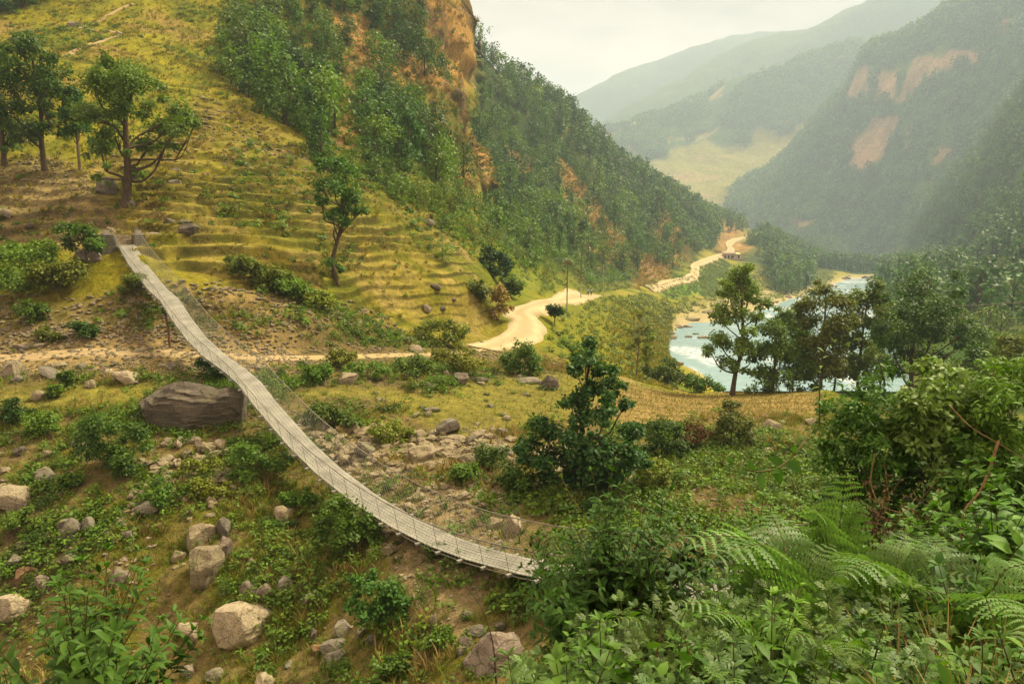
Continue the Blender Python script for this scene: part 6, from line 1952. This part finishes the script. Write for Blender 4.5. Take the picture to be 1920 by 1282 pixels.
for i, (lab, bx, Yb, bl, mt_, tm) in enumerate(wall):
    rz = random.Random(50 + i); x0, x1, y0, y1 = zone[i]
    bl = list(bl)
    for gx in range(x0, x1, 36):
        for gy in range(y0, y1, 36):
            top_ = y0 + 40 * abs((gx - x0) / (x1 - x0) - .6)
            if gy < top_ - 5 or (i < 2 and gy > 830 and 1570 < gx < 1740 and rz.random() < .75): continue
            bl.append((gx + rz.uniform(-12, 12), gy + 18 + rz.uniform(-12, 12), rz.uniform(20, 29)))
    hero_bush(lab, (bx, 0), bl, mt_, .42, .102, Yb, 80 + i, 'thicket_shrub', None, 1, tm)
leafy_plant('thicket_shrub', 'stem tangle with shade-brown leaves in the hollow under the shrub wall', 'shrub', 1640, 8.5,
            [(1600, 900), (1650, 890), (1700, 905), (1630, 940), (1680, 945)], .10, 'brown', L_LEAF, 7, 4, 24, .6, .007, .25, 30, .2, .6, 'vine')  # leaf brown stands in for the shade inside the hollow
leafy_plant('leafy_shrub', 'low leafy shrub in front of the eroded bank, left of the upright fern', 'shrub', 1440, 7.5,
            [(1380, 960), (1420, 940), (1460, 930), (1500, 950), (1400, 1000), (1450, 985), (1490, 1000), (1350, 990)], .13, 'near', L_LEAF, 8, 4, 20, .6, .007, .35, 31, .4, .4)

fern('fern with a long frond arching left over the bridge end', 1480, 5.0, [(1275, 1015, 4.7), (1330, 1050, 4.4), (1390, 985, 5.4), (1440, 960, 5.6), (1560, 1020, 5.2)], .44, 1, 4)
fern('upright fern standing against the dark hollow', 1560, 6.2, [(1590, 880, 6.1), (1545, 900, 6.4), (1630, 935, 6.2), (1500, 950, 6.0)], .44, 2, 4)
fern('fern with fronds arching right towards the big leafed bush', 1660, 5.0, [(1790, 1030, 4.9), (1740, 1010, 5.3), (1700, 1000, 5.4), (1600, 1040, 4.9), (1580, 1080, 4.5), (1830, 1085, 4.7)], .44, 3, 4)
fern('pale fern hanging over the dry grass at the right', 1800, 4.6, [(1890, 1150, 4.4), (1850, 1110, 4.6), (1730, 1110, 4.5), (1760, 1080, 4.9)], .38, 4, 3)
fern('low fern at the bottom with fronds spreading left', 1400, 4.1, [(1270, 1130, 4.0), (1320, 1160, 3.8), (1360, 1110, 4.2), (1450, 1130, 4.1), (1480, 1180, 3.7)], .34, 5, 4, .8)
fern('small fern among the weeds at the bottom edge', 1560, 3.8, [(1480, 1190, 3.7), (1530, 1150, 3.9), (1620, 1170, 3.8), (1600, 1230, 3.4)], .32, 6, 4, .7)
fern('fern half hidden by weeds left of the low fern', 1230, 4.6, [(1150, 1160, 4.5), (1200, 1140, 4.7), (1280, 1150, 4.6), (1180, 1210, 4.2)], .30, 7, 3, .7)
fern('feathery fern beside the large smooth brown boulder', 1040, 5.6, [(960, 1225, 5.5), (1000, 1200, 5.7), (1080, 1200, 5.6), (930, 1260, 5.2)], .30, 8, 3, .6)
fern('fern under the shrub wall near the right edge', 1850, 7.2, [(1790, 980, 7.0), (1900, 960, 7.2), (1830, 950, 7.4)], .36, 9, 3, .9)

# weeds with divided leaves
def weed_mesh(seed, h, leaf, tmpl, stems, n, mat_, stemmat='stem'):
    rg = np.random.default_rng(seed); a = Acc()
    for k in range(stems):
        an = rg.uniform(0, 6.28); ln = rg.uniform(.1, .45) * h
        tip = np.array([math.cos(an) * ln, math.sin(an) * ln, h * rg.uniform(.7, 1.1)])
        P = curve_pts([np.array([rg.normal() * .03, rg.normal() * .03, -.05]), tip * .5 + np.array([0, 0, .08 * h]), tip], 9)
        stem_leaves(a, P, .006, leaf, n, .15, tmpl, 0, 1, .45, .35, rg, 2, 4)
    me = a.mesh('weed'); me.materials.append(ML[mat_]); me.materials.append(MB[stemmat]); return me


WEED = [weed_mesh(1400 + i, .52, .135, L_LOBED, 5, 7, 'weed') for i in range(4)]
WEEDL = [weed_mesh(1410 + i, .60, .12, (L_LEAF, L_BROAD)[i % 2], 5, 8, 'near') for i in range(4)]


def bank_pts(n, seed, x0, x1, y0, y1, mind):
    rg = np.random.default_rng(seed); out = []
    for _ in range(n * 30):
        px = rg.uniform(x0, x1); Y = rg.uniform(y0, y1)
        q = ground_at(px, Y)
        if all((q[0] - p[0])**2 + (q[1] - p[1])**2 > mind * mind for p in out): out.append(q)
        if len(out) >= n: break
    return np.array(out)


def weeds(n, seed, x0, x1, y0, y1, mind, vars_, label, group, s0=.8, s1=1.25):
    P = bank_pts(n, seed, x0, x1, y0, y1, mind); rr = random.Random(seed)
    for p in P:
        o = new_obj('weed', rr.choice(vars_)); s = rr.uniform(s0, s1); o.scale = (s, s, s * rr.uniform(.85, 1.1)); o.location = tuple(p); o.rotation_euler = (0, 0, rr.uniform(0, 6.28))
        tag(o, label, 'weed', group)


weeds(46, 71, 960, 1760, 2.9, 4.9, .26, WEED, 'pale weed with deeply divided leaves on the near bank', 'divided leaf weeds on the near bank')
weeds(46, 72, 1000, 2120, 3.2, 7.5, .32, WEEDL, 'weed with undivided oval leaves on the near bank', 'oval leaf weeds on the near bank')
weeds(20, 73, 1300, 1930, 5.8, 8.5, .4, WEED, 'divided leaf weed farther up among the ferns', 'divided leaf weeds among the ferns', .9, 1.5)
weeds(18, 74, 1500, 1930, 7.5, 10.5, .5, WEEDL, 'oval leaf weed at the foot of the shrub wall', 'oval leaf weeds at the shrub wall', 1.1, 1.9)
weeds(16, 75, -60, 420, 4.4, 6.5, .3, WEEDL, 'weed under the big leafed shrub in the bottom left corner', 'weeds in the bottom left corner', .8, 1.1)
weeds(30, 76, 880, 1200, 4.6, 7.5, .3, WEED, 'divided leaf weed right of the large smooth brown boulder', 'weeds by the brown boulder', .8, 1.2)


def twig(name, label, cat, pts, r0, r1, matk, leaves=None):
    P = curve_pts([np.array(unproj(*q)).ravel() for q in pts], 26); O = P[0].copy()
    e = tag(new_obj(name, None), label, cat); e.location = tuple(O)
    a = Acc(); a.add(*tube(P - O, np.linspace(r0, r1, 26), 6)); new_obj('stem', a.mesh('stem'), e, [MB[matk]])
    if leaves:
        tm, lf, n, mt, st = leaves; rg = np.random.default_rng(int(pts[0][0])); a = Acc()
        stem_leaves(a, P - O, .003, lf, n, st, tm, 0, 1, .4, .45, rg, 1, 3)
        me = a.mesh('leaves'); me.materials.append(ML[mt]); me.materials.append(MB[matk]); new_obj('leaves', me, e)


twig('vine', 'brown vine hanging in curves down the right side of the hollow', 'vine', [(1872, 826, 7.6), (1858, 870, 7.5), (1838, 920, 7.4), (1805, 965, 7.3), (1800, 1025, 7.2)], .016, .010, 'vine')
twig('branch', 'drooping branch with big leaves in front of the eroded bank', 'branch', [(1520, 810, 7.6), (1490, 850, 7.3), (1450, 880, 7.0), (1420, 884, 6.9), (1375, 868, 6.8)], .014, .006, 'stem', (L_BROAD, .17, 12, 'near', .3))
twig('shoot', 'thin curling shoot rising left of the shrub wall', 'shoot', [(1536, 800, 9.4), (1538, 720, 9.3), (1545, 660, 9.2), (1562, 640, 9.1)], .010, .004, 'stem', (L_LEAF, .12, 10, 'weed', .3))
twig('shoot', 'long shoot arching out of the shrub wall towards the left', 'shoot', [(1660, 720, 9.6), (1640, 660, 9.5), (1610, 635, 9.4), (1590, 645, 9.3)], .008, .003, 'stem', (L_LEAF, .11, 11, 'weed', .3))
twig('shoot', 'arching shoot with small leaves over the dark layered tree', 'shoot', [(1090, 960, 6.8), (1070, 930, 6.9), (1050, 890, 7.0), (1035, 870, 7.1)], .007, .002, 'stem', (L_LEAF, .08, 14, 'weed', .1))
twig('dead_stem', 'bare dark stem standing in front of the large brown boulder', 'stem', [(931, 1300, 5.2), (926, 1220, 5.2), (908, 1150, 5.2), (872, 1095, 5.2)], .007, .002, 'bark', (L_LEAF, .07, 5, 'mid', .6))
twig('dead_stem', 'yellow dry stem among the divided leaf weeds, left one', 'stem', [(1225, 1262, 3.9), (1233, 1215, 3.9), (1245, 1170, 3.9)], .006, .003, 'vine')
twig('dead_stem', 'yellow dry stem among the divided leaf weeds, right one', 'stem', [(1310, 1290, 3.7), (1296, 1240, 3.7), (1282, 1190, 3.7)], .006, .003, 'vine')
twig('vine', 'thin pale vine crossing the shrub wall to the right edge', 'vine', [(1780, 760, 8.4), (1820, 800, 8.2), (1870, 830, 8.1), (1930, 865, 8.0)], .007, .004, 'vine')
twig('vine', 'thin brown vine looping through the hollow', 'vine', [(1640, 850, 8.0), (1632, 900, 8.0), (1645, 940, 7.9), (1690, 960, 7.9), (1720, 930, 8.0)], .008, .004, 'vine')

# ground cover of the near bank and dry grass at the right
W = np.zeros(TX.shape); W[(TY > 2.6) & (TY < 12.5)] = 1
W1 = W * (TPX > 900) * (TPX < 2250)
def lob_herb(seed, n, r, leaf, tm):
    a = Acc(); blob_leaves(a, (0, 0, r * .5), r, n, leaf, 0, tm, sub=6, flat=.7); return a
NH = [lob_herb(1500 + i, 22, .24, .10, (L_LEAF, L_BROAD, L_LEAF)[i % 3]) for i in range(5)]
NL = [lob_herb(1520 + i, 12, .24, .15, L_LOBED) for i in range(3)]
X, Y, Z, _ = pick(W1, 3300, 521)
baked(NH, X, Y, Z, .6, 1.3, 'undergrowth', 'leafy undergrowth on the near bank', ('near',), 522)
X, Y, Z, _ = pick(W1 * (TY < 8) * (TPX < 1750), 420, 523)
baked(NL, X, Y, Z, .6, 1.2, 'undergrowth', 'divided leaf undergrowth on the near bank', ('weed',), 524)
DG = [tuft_acc(1540 + i, 26, .55, .12, (L_BLADE[0] * np.array([1, .35, 1]), L_BLADE[1])) for i in range(4)]
X, Y, Z, _ = pick(W1 * (TPX > 1680) * (TY < 6.5), 120, 525)
baked(DG, X, Y, Z, .5, 1.1, 'grass', 'dry brown grass at the bottom right', ('dry',), 526)
X, Y, Z, _ = pick(W * (TPX < 900) * (TY > 4), 500, 527)
baked(NH, X, Y, Z, .6, 1.2, 'undergrowth', 'leafy undergrowth on the near bank, left part', ('near',), 528)
